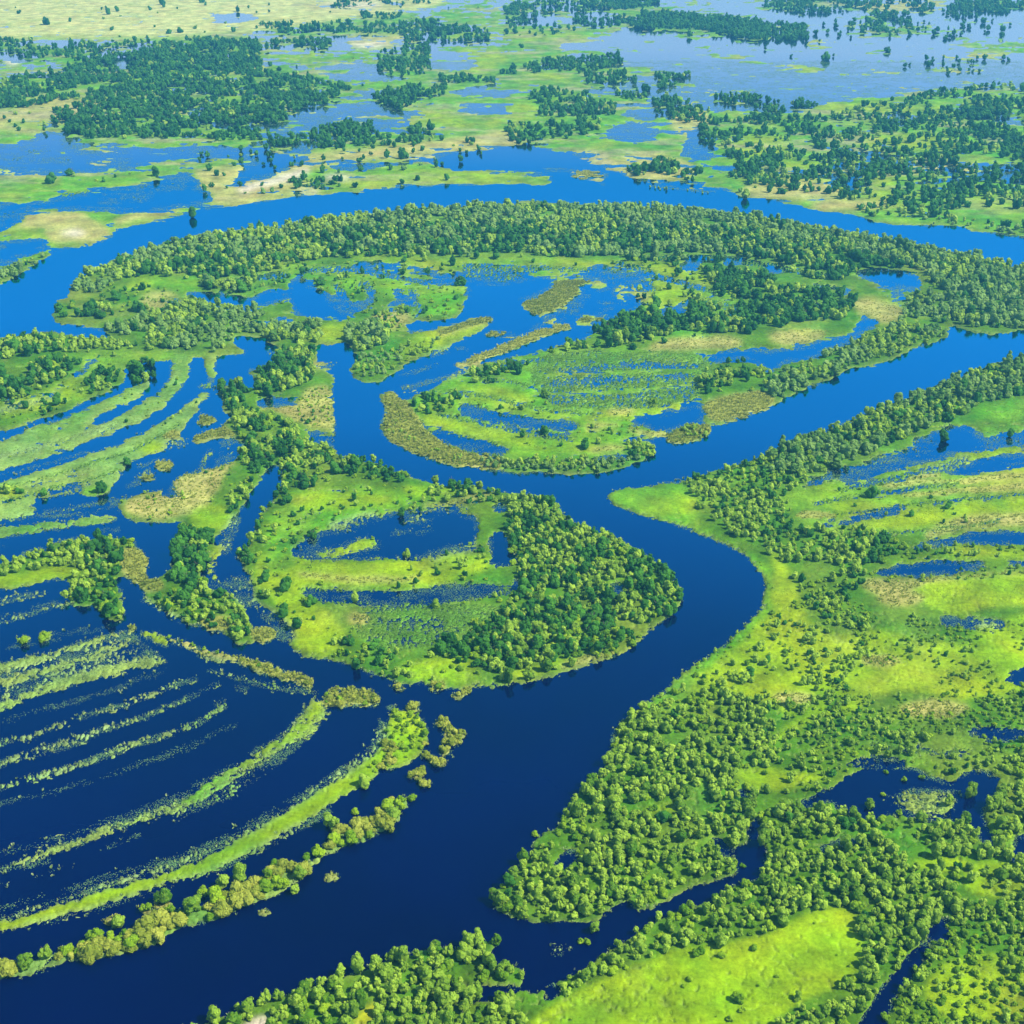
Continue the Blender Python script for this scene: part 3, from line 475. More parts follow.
Z([(757, 463), (793, 446), (843, 428), (893, 408), (930, 394), (968, 378), (1024, 362), (1090, 348), (1090, 390), (1024, 394), (985, 402), (960, 416), (925, 428), (885, 446), (850, 460), (815, 472), (780, 478)], (0.273, 0.12, 0.1, 0, 0.507), 6.6, (6.0, 10.0), 'in the long riverside belt beside the lagoon', .05)
Z([(820, 534), (860, 531), (905, 548), (880, 562), (850, 566)], (.55, .35, .1), 6, (5, 8.5), 'between the straight ditches on the right', .2, {'y': .8})
Z([(880, 552), (960, 546), (1040, 548), (1040, 556), (960, 558), (900, 562)], (.4, .3, .3), 7.5, (4, 6.5), 'between the straight ditches on the right', .3, {'y': .9})
Z([(870, 576), (960, 572), (1040, 566), (1040, 574), (940, 580), (880, 584)], (.2, .1, .7), 6, (2.5, 4.5), 'below the straight ditches on the right', .4, {'d': .9, 'y': .6})
# bottom island
Z([(500, 498), (545, 503), (575, 524), (620, 545), (655, 566), (682, 600), (660, 622), (640, 640), (600, 658), (545, 676), (505, 684), (480, 660), (490, 630), (520, 600), (518, 570), (510, 540), (512, 512), (495, 506)], (.50, .40, .10), 5.2, (5.0, 8.6), 'in the wood on the wooded tip of the inner island', .12, {'y': .35})
Z([(440, 640), (490, 615), (520, 612), (580, 640), (560, 665), (480, 668), (445, 660)], (.3, .64, .06), 5.0, (5.2, 8.8), 'in the wood on the wooded tip of the inner island', .1, {'y': .6, 'g': .8})
Z([(455, 590), (500, 590), (530, 596), (510, 604), (470, 600)], (.5, .1, .4), 6, (4, 6), 'on the inner island', .2)
Z([(283, 470), (330, 462), (345, 470), (330, 480), (300, 492), (280, 520), (266, 550), (258, 590), (280, 620), (300, 650), (270, 605), (240, 560), (262, 520)], (.2, .6, .2), 7.5, (5, 8.5), 'along the left side of the inner island', .35, {'y': .5, 'g': .6})
Z([(300, 630), (340, 640), (400, 655), (450, 660), (480, 680), (430, 689), (380, 678), (340, 664)], (.5, .15, .35), 6.5, (4, 7), 'along the near shore of the inner island', .4, {'y': .4})
Z([(340, 460), (375, 463), (410, 476), (400, 484), (360, 478), (335, 474)], (.2, .7, .1), 6.5, (6, 9), 'on the far shore of the inner island', .1)
Z([(440, 488), (470, 484), (500, 496), (490, 504), (455, 500), (430, 500)], (.5, .5, 0), 6.8, (6, 9), 'on the far shore of the inner island', .15, {'y': .8})
Z([(460, 550), (490, 545), (488, 580), (465, 585)], (.4, .3, .3), 8, (4, 6.5), 'beside the pool on the inner island', .3, {'y': .6})
# strip left of the creek, and the bush island
Z([(200, 572), (216, 545), (235, 525), (245, 540), (250, 600), (256, 645), (235, 640), (190, 626), (168, 612), (160, 600), (200, 590)], (.5, .35, .15), 5.8, (5, 8), 'on the bushy strip left of the narrow creek', .15, {'d': .5, 'f': 0})
Z([(176, 545), (185, 530), (206, 535), (208, 560), (185, 590), (176, 570)], (.1, .85, .05), 6, (7, 10), 'on the bushy strip left of the narrow creek', 0)
Z([(232, 500), (262, 470), (283, 470), (270, 490), (250, 515), (235, 530)], (.6, .3, .1), 6.5, (5, 7.5), 'on the bushy strip left of the narrow creek', .1)
Z([(70, 545), (100, 542), (135, 544), (130, 556), (116, 570), (120, 600), (122, 620), (110, 620), (95, 606), (70, 602), (68, 585), (85, 572), (70, 560)], (.45, .45, .10), 5.6, (5.5, 8.5), 'on the bushy islet in the flooded meadow', .08, {'y': .5})
Z([(0, 566), (30, 560), (60, 546), (80, 545), (80, 560), (50, 568), (0, 576)], (.75, .1, .15), 6, (5, 8), 'on the bushy islet in the flooded meadow', .15, {'y': .7})
# west of the side channel
Z([(212, 394), (240, 386), (260, 392), (262, 374), (285, 352), (312, 350), (316, 372), (300, 388), (262, 396), (240, 402), (222, 404)], (.35, .6, .05), 7, (7, 11), 'west of the straight side channel', .15, {'y': .5})
Z([(230, 404), (262, 412), (285, 425), (300, 440), (330, 452), (330, 462), (285, 470), (262, 476), (240, 462), (236, 430)], (.35, .55, .10), 7, (6, 10), 'west of the straight side channel', .2, {'d': .35})
Z([(300, 392), (333, 390), (334, 428), (300, 422)], (.3, .1, .6), 7, (2.5, 4.5), 'on the reedy bank of the straight side channel', .2, {'d': .9})
Z([(120, 505), (180, 480), (230, 470), (235, 490), (205, 514), (140, 520)], (.4, .1, .5), 9, (2.5, 5), 'on the tan reed flat left of the narrow creek', .45, {'d': .6})
# ridge country on the left
Z([(0, 342), (30, 337), (100, 343), (118, 342), (160, 352), (100, 356), (60, 352), (0, 358)], (.75, .15, .1), 7.5, (6, 10), 'on the upper left bank', .2)
Z([(0, 352), (30, 354), (28, 376), (0, 384), (-60, 390), (-60, 352)], (.15, .75, .10), 8.5, (7, 12), 'on the upper left bank', .42)
Z([(40, 362), (72, 358), (78, 368), (50, 386), (20, 400), (0, 408), (-40, 414), (-40, 400), (0, 390), (30, 380)], (.3, .6, .1), 8, (6, 11), 'on the upper left bank', .38, {'y': .7})
Z([(95, 378), (124, 372), (120, 384), (104, 394), (76, 408), (50, 416), (40, 404), (70, 398), (90, 388)], (.25, .7, .05), 7, (6, 10), 'on the upper left bank', .2, {'y': .8})
Z([(134, 366), (150, 362), (150, 382), (136, 386)], (.1, .9, 0), 7, (8, 11), 'on the upper left bank', 0, {'f': 1, 'y': 1}, True)
Z([(0, 490), (20, 480), (34, 484), (28, 492), (0, 500), (-30, 504), (-30, 492)], (.3, .6, .1), 7, (5, 9), 'on the grassy ridges at the left edge', .2, {'y': .9, 'g': .9})
# the great loop
Z([(84, 278), (117, 265), (175, 245), (256, 232), (351, 219), (456, 209), (512, 206), (600, 207), (687, 212), (768, 222), (800, 228), (790, 242), (700, 232), (600, 226), (500, 226), (400, 230), (300, 240), (210, 254), (130, 276), (95, 294), (78, 292)], (0.315, 0.06, 0.04, 0, 0.585), 8.0, (7.5, 12), 'in the outer woodland ring of the great meander loop', .06)
Z([(130, 276), (210, 254), (300, 240), (400, 230), (500, 226), (600, 226), (700, 232), (760, 240), (770, 262), (700, 262), (600, 256), (500, 258), (440, 262), (350, 256), (300, 262), (265, 276), (240, 292), (205, 288), (200, 276), (150, 276)], (.30, .46, .04, 0, .20), 8.2, (8, 13), 'in the dark inner edge of the woodland ring', .08, {'g': .6, 'y': .25})
Z([(780, 228), (843, 234), (908, 247), (980, 260), (1024, 271), (1120, 285), (1120, 316), (1024, 328), (963, 328), (950, 322), (960, 300), (930, 285), (928, 272), (890, 262), (830, 252), (770, 246)], (0.315, 0.08, 0.02, 0, 0.585), 8.0, (7.5, 12), 'in the outer woodland ring of the great meander loop', .08)
Z([(770, 246), (830, 252), (890, 262), (905, 268), (860, 270), (845, 280), (810, 278), (770, 264)], (.35, .6, .05), 8.4, (8, 13), 'in the dark inner edge of the woodland ring', .2, {'d': .5})
Z([(910, 296), (945, 300), (960, 318), (948, 338), (920, 346), (888, 357), (850, 365), (828, 377), (800, 390), (770, 400), (770, 384), (800, 368), (840, 352), (870, 338), (905, 325)], (0.322, 0.03, 0.05, 0, 0.598), 7.4, (6, 10), 'in the willow belt on the right arm of the loop', .15)
Z([(60, 310), (100, 306), (118, 312), (104, 318), (60, 318)], (.2, .75, .05), 8, (7, 11), 'at the left tip of the loop', .1)
Z([(110, 330), (160, 318), (175, 306), (230, 306), (262, 316), (262, 334), (235, 338), (215, 352), (150, 346)], (0.322, 0.05, 0.03, 0, 0.598), 7.5, (7, 11), 'in the silvery willow belt across the left of the loop', .08, {'d': .4})
Z([(262, 326), (320, 324), (318, 342), (280, 342), (265, 338)], (0.332, 0.03, 0.02, 0, 0.617), 7, (7, 11), 'in the silvery willow belt across the left of the loop', .05, {'y': .5})
Z([(350, 326), (392, 328), (388, 344), (360, 352), (348, 342)], (0.315, 0.1, 0, 0, 0.585), 6.8, (7, 11), 'on the spit beside the side channel mouth', .05, {'y': 1, 'd': 1})
Z([(358, 360), (400, 352), (440, 340), (438, 350), (390, 374), (360, 378)], (0.245, 0, 0.3, 0, 0.455), 7, (4, 7), 'on the spit beside the side channel mouth', .3, {'y': .6})
Z([(380, 316), (412, 308), (412, 326), (390, 332)], (.5, .2, .3), 8, (4, 8), 'on the reedy neck inside the loop', .3, {'d': .8})
Z([(598, 332), (625, 320), (660, 318), (700, 318), (700, 326), (655, 338), (620, 346), (596, 348)], (.15, .8, .05), 7.4, (8, 13), 'in the dark copse inside the loop', .08, {'g': .9, 'y': .6})
Z([(700, 300), (740, 305), (770, 312), (800, 318), (780, 328), (740, 334), (690, 332), (690, 318)], (.2, .75, .05), 7.6, (8, 12), 'in the dark copse inside the loop', .12, {'y': .8, 'g': .9})
Z([(520, 366), (560, 350), (595, 345), (596, 356), (560, 362), (545, 366)], (.2, .7, .1), 7.5, (7, 11), 'along the lake shore inside the loop', .2, {'g': .7})
Z([(470, 378), (512, 364), (520, 374), (500, 384), (480, 384)], (.15, .8, .05), 7.5, (7, 11), 'along the lake shore inside the loop', .15, {'g': .9})
Z([(412, 402), (440, 396), (460, 400), (440, 414), (420, 414)], (.2, .7, .1), 7, (5, 9), 'along the lake shore inside the loop', .3, {'g': .8, 'y': .8})
Z([(705, 272), (770, 276), (770, 300), (720, 296)], (.15, .8, .05), 8, (8, 13), 'scattered inside the loop', .25, {'y': .8, 'g': .8})
Z([(620, 260), (680, 262), (680, 280), (640, 284)], (.2, .7, .1), 10, (7, 12), 'scattered inside the loop', .4, {'y': .7, 'g': .7})
Z([(768, 290), (820, 294), (855, 298), (852, 318), (810, 322), (770, 322)], (.2, .75, .05), 7.8, (7, 12), 'in the dark copse inside the loop', .12, {'d': .4})
Z([(700, 370), (740, 362), (768, 372), (770, 390), (720, 400), (702, 396)], (.45, .4, .15), 7.5, (6, 9.5), 'beside the tan reed flat of the loop', .25, {'d': .3})
Z([(500, 460), (560, 464), (610, 463), (645, 458), (645, 462), (605, 471), (512, 470), (480, 466)], (0.332, 0, 0.05, 0, 0.617), 5.2, (4.5, 7), 'in the willow hedge on the near rim of the loop', .03, {'d': 1, 'y': 1, 'g': 1})
Z([(630, 444), (652, 444), (652, 456), (630, 456)], (.9, .1, 0), 6, (5, 8), 'on the islet off the loop', 0, {}, True)
Z([(668, 434), (700, 426), (710, 434), (672, 444)], (.5, 0, .2, .3), 5, (4, 6.5), 'on the islet off the loop', .1, {}, True)
Z([(265, 285), (320, 270), (380, 262), (460, 268), (540, 264), (620, 262), (620, 268), (540, 272), (460, 274), (380, 276), (330, 285), (300, 282)], (.2, .6, .2), 14, (6, 10), 'scattered inside the loop', .5, {'y': .5, 'g': .8})
Z([(400, 384), (440, 402), (520, 440), (600, 452), (640, 440), (600, 430), (500, 400), (460, 385)], (.3, .4, .3), 22, (4, 7.5), 'scattered over the meadows of the loop', .4, {'y': .7, 'g': .9})
Z([(560, 262), (700, 262), (760, 300), (700, 340), (620, 350), (600, 300)], (.2, .4, .4), 15, (4, 9), 'scattered over the meadows of the loop', .42, {'y': .8, 'g': .9, 'd': .5})
Z([(420, 400), (520, 400), (640, 420), (690, 400), (690, 440), (600, 456), (480, 440)], (.1, .1, .8), 9, (2.5, 5.5), 'scattered over the meadows of the loop', .42, {'y': .6, 'g': .9, 'd': .5})
Z([(100, 290), (260, 262), (460, 262), (470, 318), (350, 320), (260, 300), (110, 330)], (.2, .25, .55), 11, (3, 7), 'scattered over the left meadows of the loop', .42, {'y': .8, 'g': .9, 'd': .6})
Z([(0, 400), (150, 350), (200, 350), (200, 400), (100, 470), (0, 500)], (.1, .2, .7), 13, (2.5, 5), 'on the grassy ridges at the left edge', .42, {'k': .6, 'y': .8})
Z([(260, 490), (420, 486), (490, 560), (480, 600), (400, 650), (300, 640), (256, 570)], (.25, .25, .5), 9, (2.5, 5.5), 'over the meadows of the inner island', .42, {'y': .6, 'g': .8})
Z([(790, 490), (1040, 450), (1040, 560), (830, 530)], (.2, .2, .6), 13, (2, 4.5), 'over the ditched meadow on the right', .44, {'y': .7, 'd': .7})
Z([(560, 1000), (860, 910), (850, 985), (760, 1030), (540, 1030)], (.0, .0, 1), 14, (1.2, 2.8), 'over the bright field', .44, {'y': .6})
NEAR_ZONES = len(ZONES)
# far bank
FB = 'in the far bank woods'
Z([(0, 84), (30, 76), (60, 74), (75, 64), (150, 52), (165, 43), (200, 40), (258, 42), (262, 72), (300, 78), (345, 86), (350, 92), (330, 102), (300, 110), (285, 122), (256, 132), (262, 142), (200, 140), (130, 139), (90, 139), (62, 134), (52, 122), (54, 112), (80, 107), (85, 98), (60, 102), (20, 110), (0, 110), (-80, 112), (-80, 88)], (.04, .94, .02), 6.8, (9, 14), FB, .30, {}, False)
Z([(0, 40), (60, 40), (150, 42), (160, 52), (80, 66), (30, 60), (0, 52)], (.05, .9, .05), 18, (8, 13), FB, .45, {}, True)
Z([(256, 26), (330, 22), (400, 24), (405, 34), (330, 34), (280, 34)], (0, 1, 0), 11, (9, 14), FB, .25); Z([(240, 42), (330, 38), (330, 49), (256, 50)], (0, 1, 0), 11, (9, 14), FB, .25)
Z([(360, 16), (400, 14), (400, 20), (365, 20)], (0, 1, 0), 11, (9, 14), FB, .1); Z([(330, 2), (430, -4), (430, 4), (330, 8)], (0, 1, 0), 13, (9, 14), FB, .35)
Z([(378, 52), (430, 44), (432, 60), (400, 74), (378, 68)], (0, 1, 0), 11, (9, 14), FB, .3); Z([(440, 24), (490, 30), (488, 40), (440, 42)], (0, 1, 0), 11, (9, 14), FB, .1)
Z([(400, 24), (440, 20), (440, 40), (405, 44)], (0, 1, 0), 16, (9, 14), FB, .35, {}, True); Z([(378, 62), (430, 56), (432, 74), (400, 78), (378, 72)], (0, 1, 0), 10, (9, 14), FB, .1)
Z([(374, 96), (400, 88), (445, 88), (446, 98), (412, 104), (400, 112), (385, 108)], (0, 1, 0), 9, (10, 15), FB, .05)
Z([(310, 132), (345, 124), (372, 124), (376, 136), (395, 138), (390, 146), (330, 150), (312, 148)], (0, 1, 0), 9, (10, 14), FB, .1); Z([(268, 138), (306, 136), (306, 144), (270, 150)], (0, 1, 0), 9, (9, 13), FB, .15); Z([(396, 142), (412, 126), (432, 124), (440, 140), (420, 146)], (.1, .9, 0), 9.5, (9, 14), FB, .2)
Z([(440, 78), (490, 74), (512, 72), (512, 82), (470, 84), (440, 84)], (0, 1, 0), 14, (9, 13), FB, .4, {}, True)
Z([(512, 66), (570, 58), (620, 56), (622, 66), (590, 74), (512, 76)], (0, 1, 0), 10, (9, 14), FB, .15); Z([(575, 78), (610, 74), (640, 78), (636, 84), (585, 86)], (0, 1, 0), 10, (9, 14), FB, .1)
Z([(530, 96), (560, 90), (580, 96), (610, 104), (614, 116), (590, 118), (540, 118)], (.05, .93, .02), 9, (10, 15), FB, .12); Z([(505, 128), (540, 122), (600, 120), (604, 132), (560, 142), (525, 146), (510, 142)], (.08, .9, .02), 9, (10, 15), FB, .12)
Z([(615, 92), (650, 90), (650, 100), (620, 102)], (.05, .95, 0), 10, (9, 14), FB, .1); Z([(650, 98), (676, 98), (676, 108), (652, 108)], (.05, .95, 0), 10, (9, 14), FB, .1); Z([(655, 74), (690, 74), (690, 80), (660, 90)], (.05, .95, 0), 10, (9, 14), FB, .2)
Z([(620, 22), (650, 14), (700, 16), (740, 20), (768, 26), (806, 26), (808, 42), (770, 42), (735, 38), (700, 30), (640, 30)], (0, 1, 0), 11, (10, 15), 'in the far flooded woods', .06, {}, True)
for cx, cy, rx, ry, sp in ((560, 6, 50, 8, 18), (600, 20, 30, 8, 20), (520, 14, 16, 10, 13), (620, 2, 40, 8, 12), (670, 108, 20, 10, 18), (820, 6, 60, 8, 16), (890, 22, 24, 12, 12), (905, 6, 30, 8, 13), (1000, 6, 50, 8, 14), (960, 12, 20, 6, 15), (860, 30, 50, 10, 40), (960, 30, 60, 12, 42), (800, 50, 60, 10, 60), (700, 70, 70, 20, 75), (960, 66, 60, 10, 34), (540, 32, 40, 6, 34)):
    Z(oval(cx, cy, rx, ry), (.0, .95, .05), sp, (9, 14), 'in the far flooded woods', .3, {}, True)
RB = 'among the loose trees on the far right bank'
Z([(700, 120), (770, 118), (830, 116), (900, 100), (985, 86), (1060, 80), (1060, 236), (990, 228), (930, 218), (870, 212), (830, 196), (760, 186), (710, 176), (700, 150)], (.1, .86, .04), 13.5, (9, 14), RB, .46, {'y': .35, 'g': .9, 'd': .5})
for cx, cy, rx, ry, sp in ((825, 142, 18, 8, 9), (868, 132, 14, 9, 9), (930, 142, 40, 5, 8), (985, 112, 26, 10, 9), (960, 116, 24, 7, 9), (860, 108, 22, 6, 10), (805, 108, 12, 6, 9), (740, 100, 24, 5, 10), (770, 112, 16, 10, 10), (740, 150, 18, 12, 10), (770, 158, 16, 10, 10), (840, 160, 20, 8, 10), (880, 170, 16, 10, 9), (955, 190, 22, 8, 9), (990, 195, 12, 10, 9), (905, 195, 16, 8, 9), (960, 205, 26, 6, 9), (1015, 150, 14, 12, 9), (1000, 140, 20, 7, 10), (640, 172, 14, 6, 9), (666, 168, 16, 8, 9), (690, 178, 12, 5, 9), (748, 176, 14, 10, 10), (820, 170, 10, 6, 9), (690, 116, 18, 8, 10)):
    Z(oval(cx, cy, rx, ry), (.08, .9, .02), sp, (9, 14), RB, .12, {'d': .8})
Z([(855, 208), (900, 216), (950, 216), (1000, 226), (1030, 232), (1030, 236), (990, 232), (925, 222), (870, 217), (850, 212)], (0.262, 0.2, 0.05, 0, 0.488), 8, (7, 11), 'along the far shore of the outer river', .12)
Z([(690, 162), (760, 176), (820, 190), (850, 200), (850, 208), (800, 202), (740, 194), (700, 182)], (0.105, 0.6, 0.1, 0, 0.195), 15, (8, 12), 'along the far shore of the outer river', .4)
Z([(200, 150), (380, 140), (500, 140), (540, 160), (540, 182), (300, 192), (220, 200), (190, 186)], (0.035, 0.8, 0.1, 0, 0.065), 26, (7, 12), 'along the far shore of the outer river', .4)
Z([(292, 182), (340, 172), (346, 184), (310, 192), (290, 190)], (.15, .8, .05), 10, (8, 13), 'beside the far sand bar', .15, {'d': .9})
Z([(640, 186), (700, 190), (715, 194), (660, 190)], (0.245, 0, 0.3, 0, 0.455), 7, (3, 5), 'along the far shore of the outer river', .1, {}, True)
Z([(0, 270), (22, 263), (50, 252), (48, 259), (22, 273), (0, 284), (-60, 308), (-60, 292)], (0.315, 0.1, 0, 0, 0.585), 6.5, (5, 8), 'on the narrow spit at the left edge of the outer river', .05)
Z([(0, 4), (640, 4), (512, 60), (400, 110), (0, 145)], (.05, .8, .15), 95, (8, 13), 'scattered over the far plain', .3, {'y': .7})
Z([(0, 100), (52, 122), (70, 140), (0, 140)], (.1, .8, .1), 26, (6, 11), FB, .4)
Z([(0, 170), (100, 170), (200, 160), (190, 172), (100, 184), (0, 200)], (.1, .6, .3), 26, (5, 9), 'on the low banks of the far left lakes', .5)
Z([(-120, -90), (1150, -90), (1150, -6), (-120, -6)], (0, 1, 0), 46, (9, 14), 'beyond', .5)

# ------------------------------------------------------------------ trees and bushes that stand apart: x, y of the foot, kind, crown width in metres, label
ONES = [
    (116, 928, 'willow', 8.2, 'upright rounded willow standing alone in the dark water beside the bright grass ridge'),
    (163, 903, 'willow', 9.0, 'round pale willow in dark water, larger of two above the bushy strip'),
    (147, 911, 'shrub', 5.5, 'small pale bush in dark water, smaller of two above the bushy strip'),
    (27, 967, 'willow', 8.6, 'lime green willow swelling from the bushy strip near its left end'),
    (46, 957, 'willow', 7.2, 'second lime green willow on the bushy strip, right of the biggest'),
    (192, 914, 'willow', 9.4, 'broad lime willow where the bushy strip thickens below the round pale willow'),
    (222, 889, 'willow', 8.0, 'rounded green bush behind the yellow middle of the bushy strip'),
    (205, 893, 'shrub', 6.5, 'flat topped green bush left of the rounded one behind the bushy strip'),
    (240, 880, 'willow', 9.6, 'dark green topped bush at the highest point behind the bushy strip'),
    (275, 864, 'shrub', 5.4, 'grey pink bush just above the gap in the bushy strip'),
    (308, 860, 'shrub', 5.0, 'small grey green bush at the gap in the bushy strip'),
    (330, 828, 'willow', 8.8, 'bright green rounded bush at the left of the tan reed islet cluster'),
    (354, 814, 'shrub', 5.6, 'grey topped bush above the tan reed islet cluster'),
    (365, 786, 'willow', 7.6, 'bright green bush in the end of the bright grass ridge'),
    (412, 800, 'shrub', 5.2, 'small olive bush at the right tip of the bushy strip'),
    (296, 894, 'willow', 5.8, 'pale bush bulging from the river side of the bushy strip'),
    (22, 643, 'shrub', 7.6, 'flat round bush alone in the flooded meadow, left of a rounder one'),
    (45, 640, 'shrub', 8.0, 'rounder yellow green bush alone in the flooded meadow'),
    (818, 796, 'willow', 0.1, ''),
    (886, 772, 'shrub', 3.4, 'tiny pale bush in the pond, leftmost of four'),
    (904, 780, 'shrub', 3.6, 'tiny pale bush in the pond, second from left of four'),
    (922, 778, 'shrub', 3.4, 'tiny pale bush in the pond, third from left of four'),
    (882, 795, 'shrub', 3.2, 'tiny pale bush in the pond, the lowest of four'),
    (868, 808, 'willow', 6.2, 'little upright willow on the near rim of the pond'),
    (971, 796, 'willow', 7.2, 'pair topped willow standing in the right part of the pond'),
    (968, 822, 'willow', 7.0, 'oval willow in the pond just below the pair topped one'),
    (900, 815, 'shrub', 4.2, 'small upright bush at the left of the reeds in the pond'),
    (950, 806, 'willow', 5.6, 'round bush at the right of the reeds in the pond'),
    (690, 983, 'shrub', 3.8, 'small dark bush alone in the middle of the bright field'),
    (684, 989, 'shrub', 2.2, 'tiny dark bush left below the bush in the middle of the bright field'),
    (738, 1004, 'shrub', 6.4, 'open grey green bush standing alone low in the bright field'),
    (741, 1012, 'shrub', 4.0, 'dark bush tucked below the open grey green one in the field'),
    (729, 1022, 'shrub', 3.4, 'pale low bush at the lowest edge of the bright field'),
    (699, 956, 'shrub', 5.8, 'grey round bush at the far edge of the bright field'),
    (720, 958, 'shrub', 4.4, 'dark squat bush beside the grey round one at the field edge'),
    (752, 950, 'shrub', 4.0, 'dark small bush at the top right of the bright field'),
    (594, 932, 'willow', 5.2, 'ragged pale bush in the creek mouth, topmost of a chain'),
    (588, 942, 'shrub', 4.2, 'pale bush in the creek mouth, lower end of the chain'),
    (581, 943, 'shrub', 3.6, 'round grey bush standing free in the creek mouth'),
    (499, 944, 'willow', 5.4, 'upright willow at the outer tip of the near grove'),
    (715, 900, 'willow', 5.2, 'upright pale bush at the near edge of the narrow creek'),
    (744, 866, 'shrub', 3.4, 'tiny pale bush in the narrow creek, lower of two'),
    (736, 864, 'shrub', 3.2, 'tiny pale bush in the narrow creek, left one'),
    (534, 836, 'shrub', 4.8, 'pale bush on the water edge at the left of the blunt point'),
    (871, 498, 'broadleaf', 9.5, 'tall dark tree standing alone among the straight ditches of the right meadow'),
    (911, 517, 'broadleaf', 5.0, 'small dark tree at the end of a straight ditch'),
    (948, 509, 'broadleaf', 6.2, 'slender dark tree beside the straight ditch, right of the small one'),
    (1010, 436, 'broadleaf', 8.0, 'dark tree at the far edge of the right lagoon'),
    (945, 442, 'broadleaf', 9.4, 'round tree bulging from the long belt over the lagoon'),
    (313, 538, 'broadleaf', 9.2, 'tall dark tree at the left end of the inner island pool'),
    (407, 557, 'willow', 6.4, 'small round tree on the near rim of the inner island pool'),
    (356, 603, 'willow', 7.2, 'pale round tree on the narrow water of the inner island'),
    (434, 608, 'willow', 7.4, 'pale rounded bush right of the narrow water on the inner island'),
    (300, 630, 'broadleaf', 9.4, 'dark round tree low on the left meadow of the inner island'),
    (281, 618, 'broadleaf', 9.0, 'tall dark tree on the left rim of the inner island, above the creek bend'),
    (350, 646, 'broadleaf', 9.6, 'broad dark tree in the lower meadow of the inner island'),
    (312, 606, 'broadleaf', 7.0, 'green bush tree on the upper meadow of the inner island'),
    (285, 592, 'broadleaf', 9.0, 'double dark tree at the left bend of the inner island meadow'),
    (266, 580, 'broadleaf', 8.6, 'dark tree high on the left rim of the inner island'),
    (436, 482, 'willow', 6.6, 'upright pale tree standing in the river off the inner island'),
    (400, 516, 'broadleaf', 6.4, 'dark tree on the far rim of the inner island pool'),
    (482, 553, 'broadleaf', 6.5, 'dark bush at the right end of the inner island pool'),
    (128, 464, 'broadleaf', 6.8, 'dark tree on the lowest grassy ridge by the water'),
    (103, 492, 'broadleaf', 9.6, 'round dark tree on the islet below the grassy ridges'),
    (44, 496, 'broadleaf', 7.6, 'dark tree on the grassy ridge left of the round one'),
    (25, 410, 'broadleaf', 9.0, 'round dark tree at the foot of the upper left ridge'),
    (55, 406, 'broadleaf', 10.0, 'broad dark tree over the water on the upper left ridge'),
    (458, 286, 'broadleaf', 17.0, 'large dark round tree beside the inner lake of the loop'),
    (657, 306, 'broadleaf', 11.0, 'tall narrow dark tree above the copse inside the loop'),
    (585, 449, 'broadleaf', 8.6, 'dark round tree on the near meadow of the loop'),
    (545, 434, 'broadleaf', 9.4, 'dark tree over the marshy meadow of the loop'),
    (544, 398, 'willow', 10.0, 'pale round bush at the left of the marsh inside the loop'),
    (654, 404, 'shrub', 8.0, 'pale low bush in the marsh inside the loop'),
    (322, 286, 'broadleaf', 13.0, 'dark round tree by the pools at the left inside the loop'),
    (117, 300, 'broadleaf', 12.0, 'dark round tree on the meadow at the left tip of the loop'),
    (142, 291, 'broadleaf', 8.5, 'small dark tree on the left meadow inside the loop'),
    (138, 312, 'broadleaf', 15.0, 'tall dark tree beside the tan patch at the left tip of the loop'),
    (191, 217, 'broadleaf', 14.0, 'dark tree mirrored in the outer river on the far left bank'),
    (158, 176, 'broadleaf', 14.0, 'dark round tree on the grassy bar between the two left lakes'),
    (72, 176, 'broadleaf', 17.0, 'broad dark tree on the left bar between the lakes'),
    (51, 184, 'broadleaf', 15.0, 'dark tree left of the broad one on the bar between the lakes'),
    (404, 159, 'broadleaf', 15.0, 'dark round tree on the tan far bank, right of the low bushes'),
    (418, 181, 'broadleaf', 9.0, 'lone dark tree on the yellow strip beside the outer river'),
    (744, 199, 'willow', 14.0, 'silvery willow with white reflection on the far shore of the outer river'),
    (704, 133, 'broadleaf', 13.0, 'dark tree mirrored in the pale far pond'),
    (888, 52, 'broadleaf', 18.0, 'lone dark tree in the wide far lake, near its middle'),
    (826, 60, 'broadleaf', 16.0, 'dark tree pair in the far lake left of the lone one'),
    (690, 37, 'broadleaf', 12.0, 'small dark tree just below the far wooded island'),
    (46, 25, 'broadleaf', 20.0, 'dark tree on the far yellow plain, the leftmost large one'),
    (107, 15, 'broadleaf', 18.0, 'broad dark tree high on the far yellow plain'),
    (118, 12, 'broadleaf', 13.0, 'smaller dark tree right beside the broad one on the far plain'),
    (168, 34, 'broadleaf', 17.0, 'dark tree at the lower rim of the far yellow plain, left of a smaller one'),
    (180, 33, 'broadleaf', 13.0, 'smaller dark tree at the lower rim of the far yellow plain'),
    (163, 5, 'broadleaf', 16.0, 'dark tree near the top of the far plain'),
    (201, 3, 'broadleaf', 16.0, 'dark tree at the top of the far plain beside the pale pool'),
    (70, 22, 'broadleaf', 11.0, 'small dark tree between the two large ones on the far plain'),
]
ONES = [o for o in ONES if o[3] > 1]
# ================================================================== Blender scene
import bpy

rng = np.random.default_rng(7)
random.seed(7)
sc = bpy.context.scene
COL = sc.collection


def srgb(r, g, b):
    return tuple((c / 12.92 if c <= .04045 else ((c + .055) / 1.055) ** 2.4) for c in (r / 255, g / 255, b / 255))


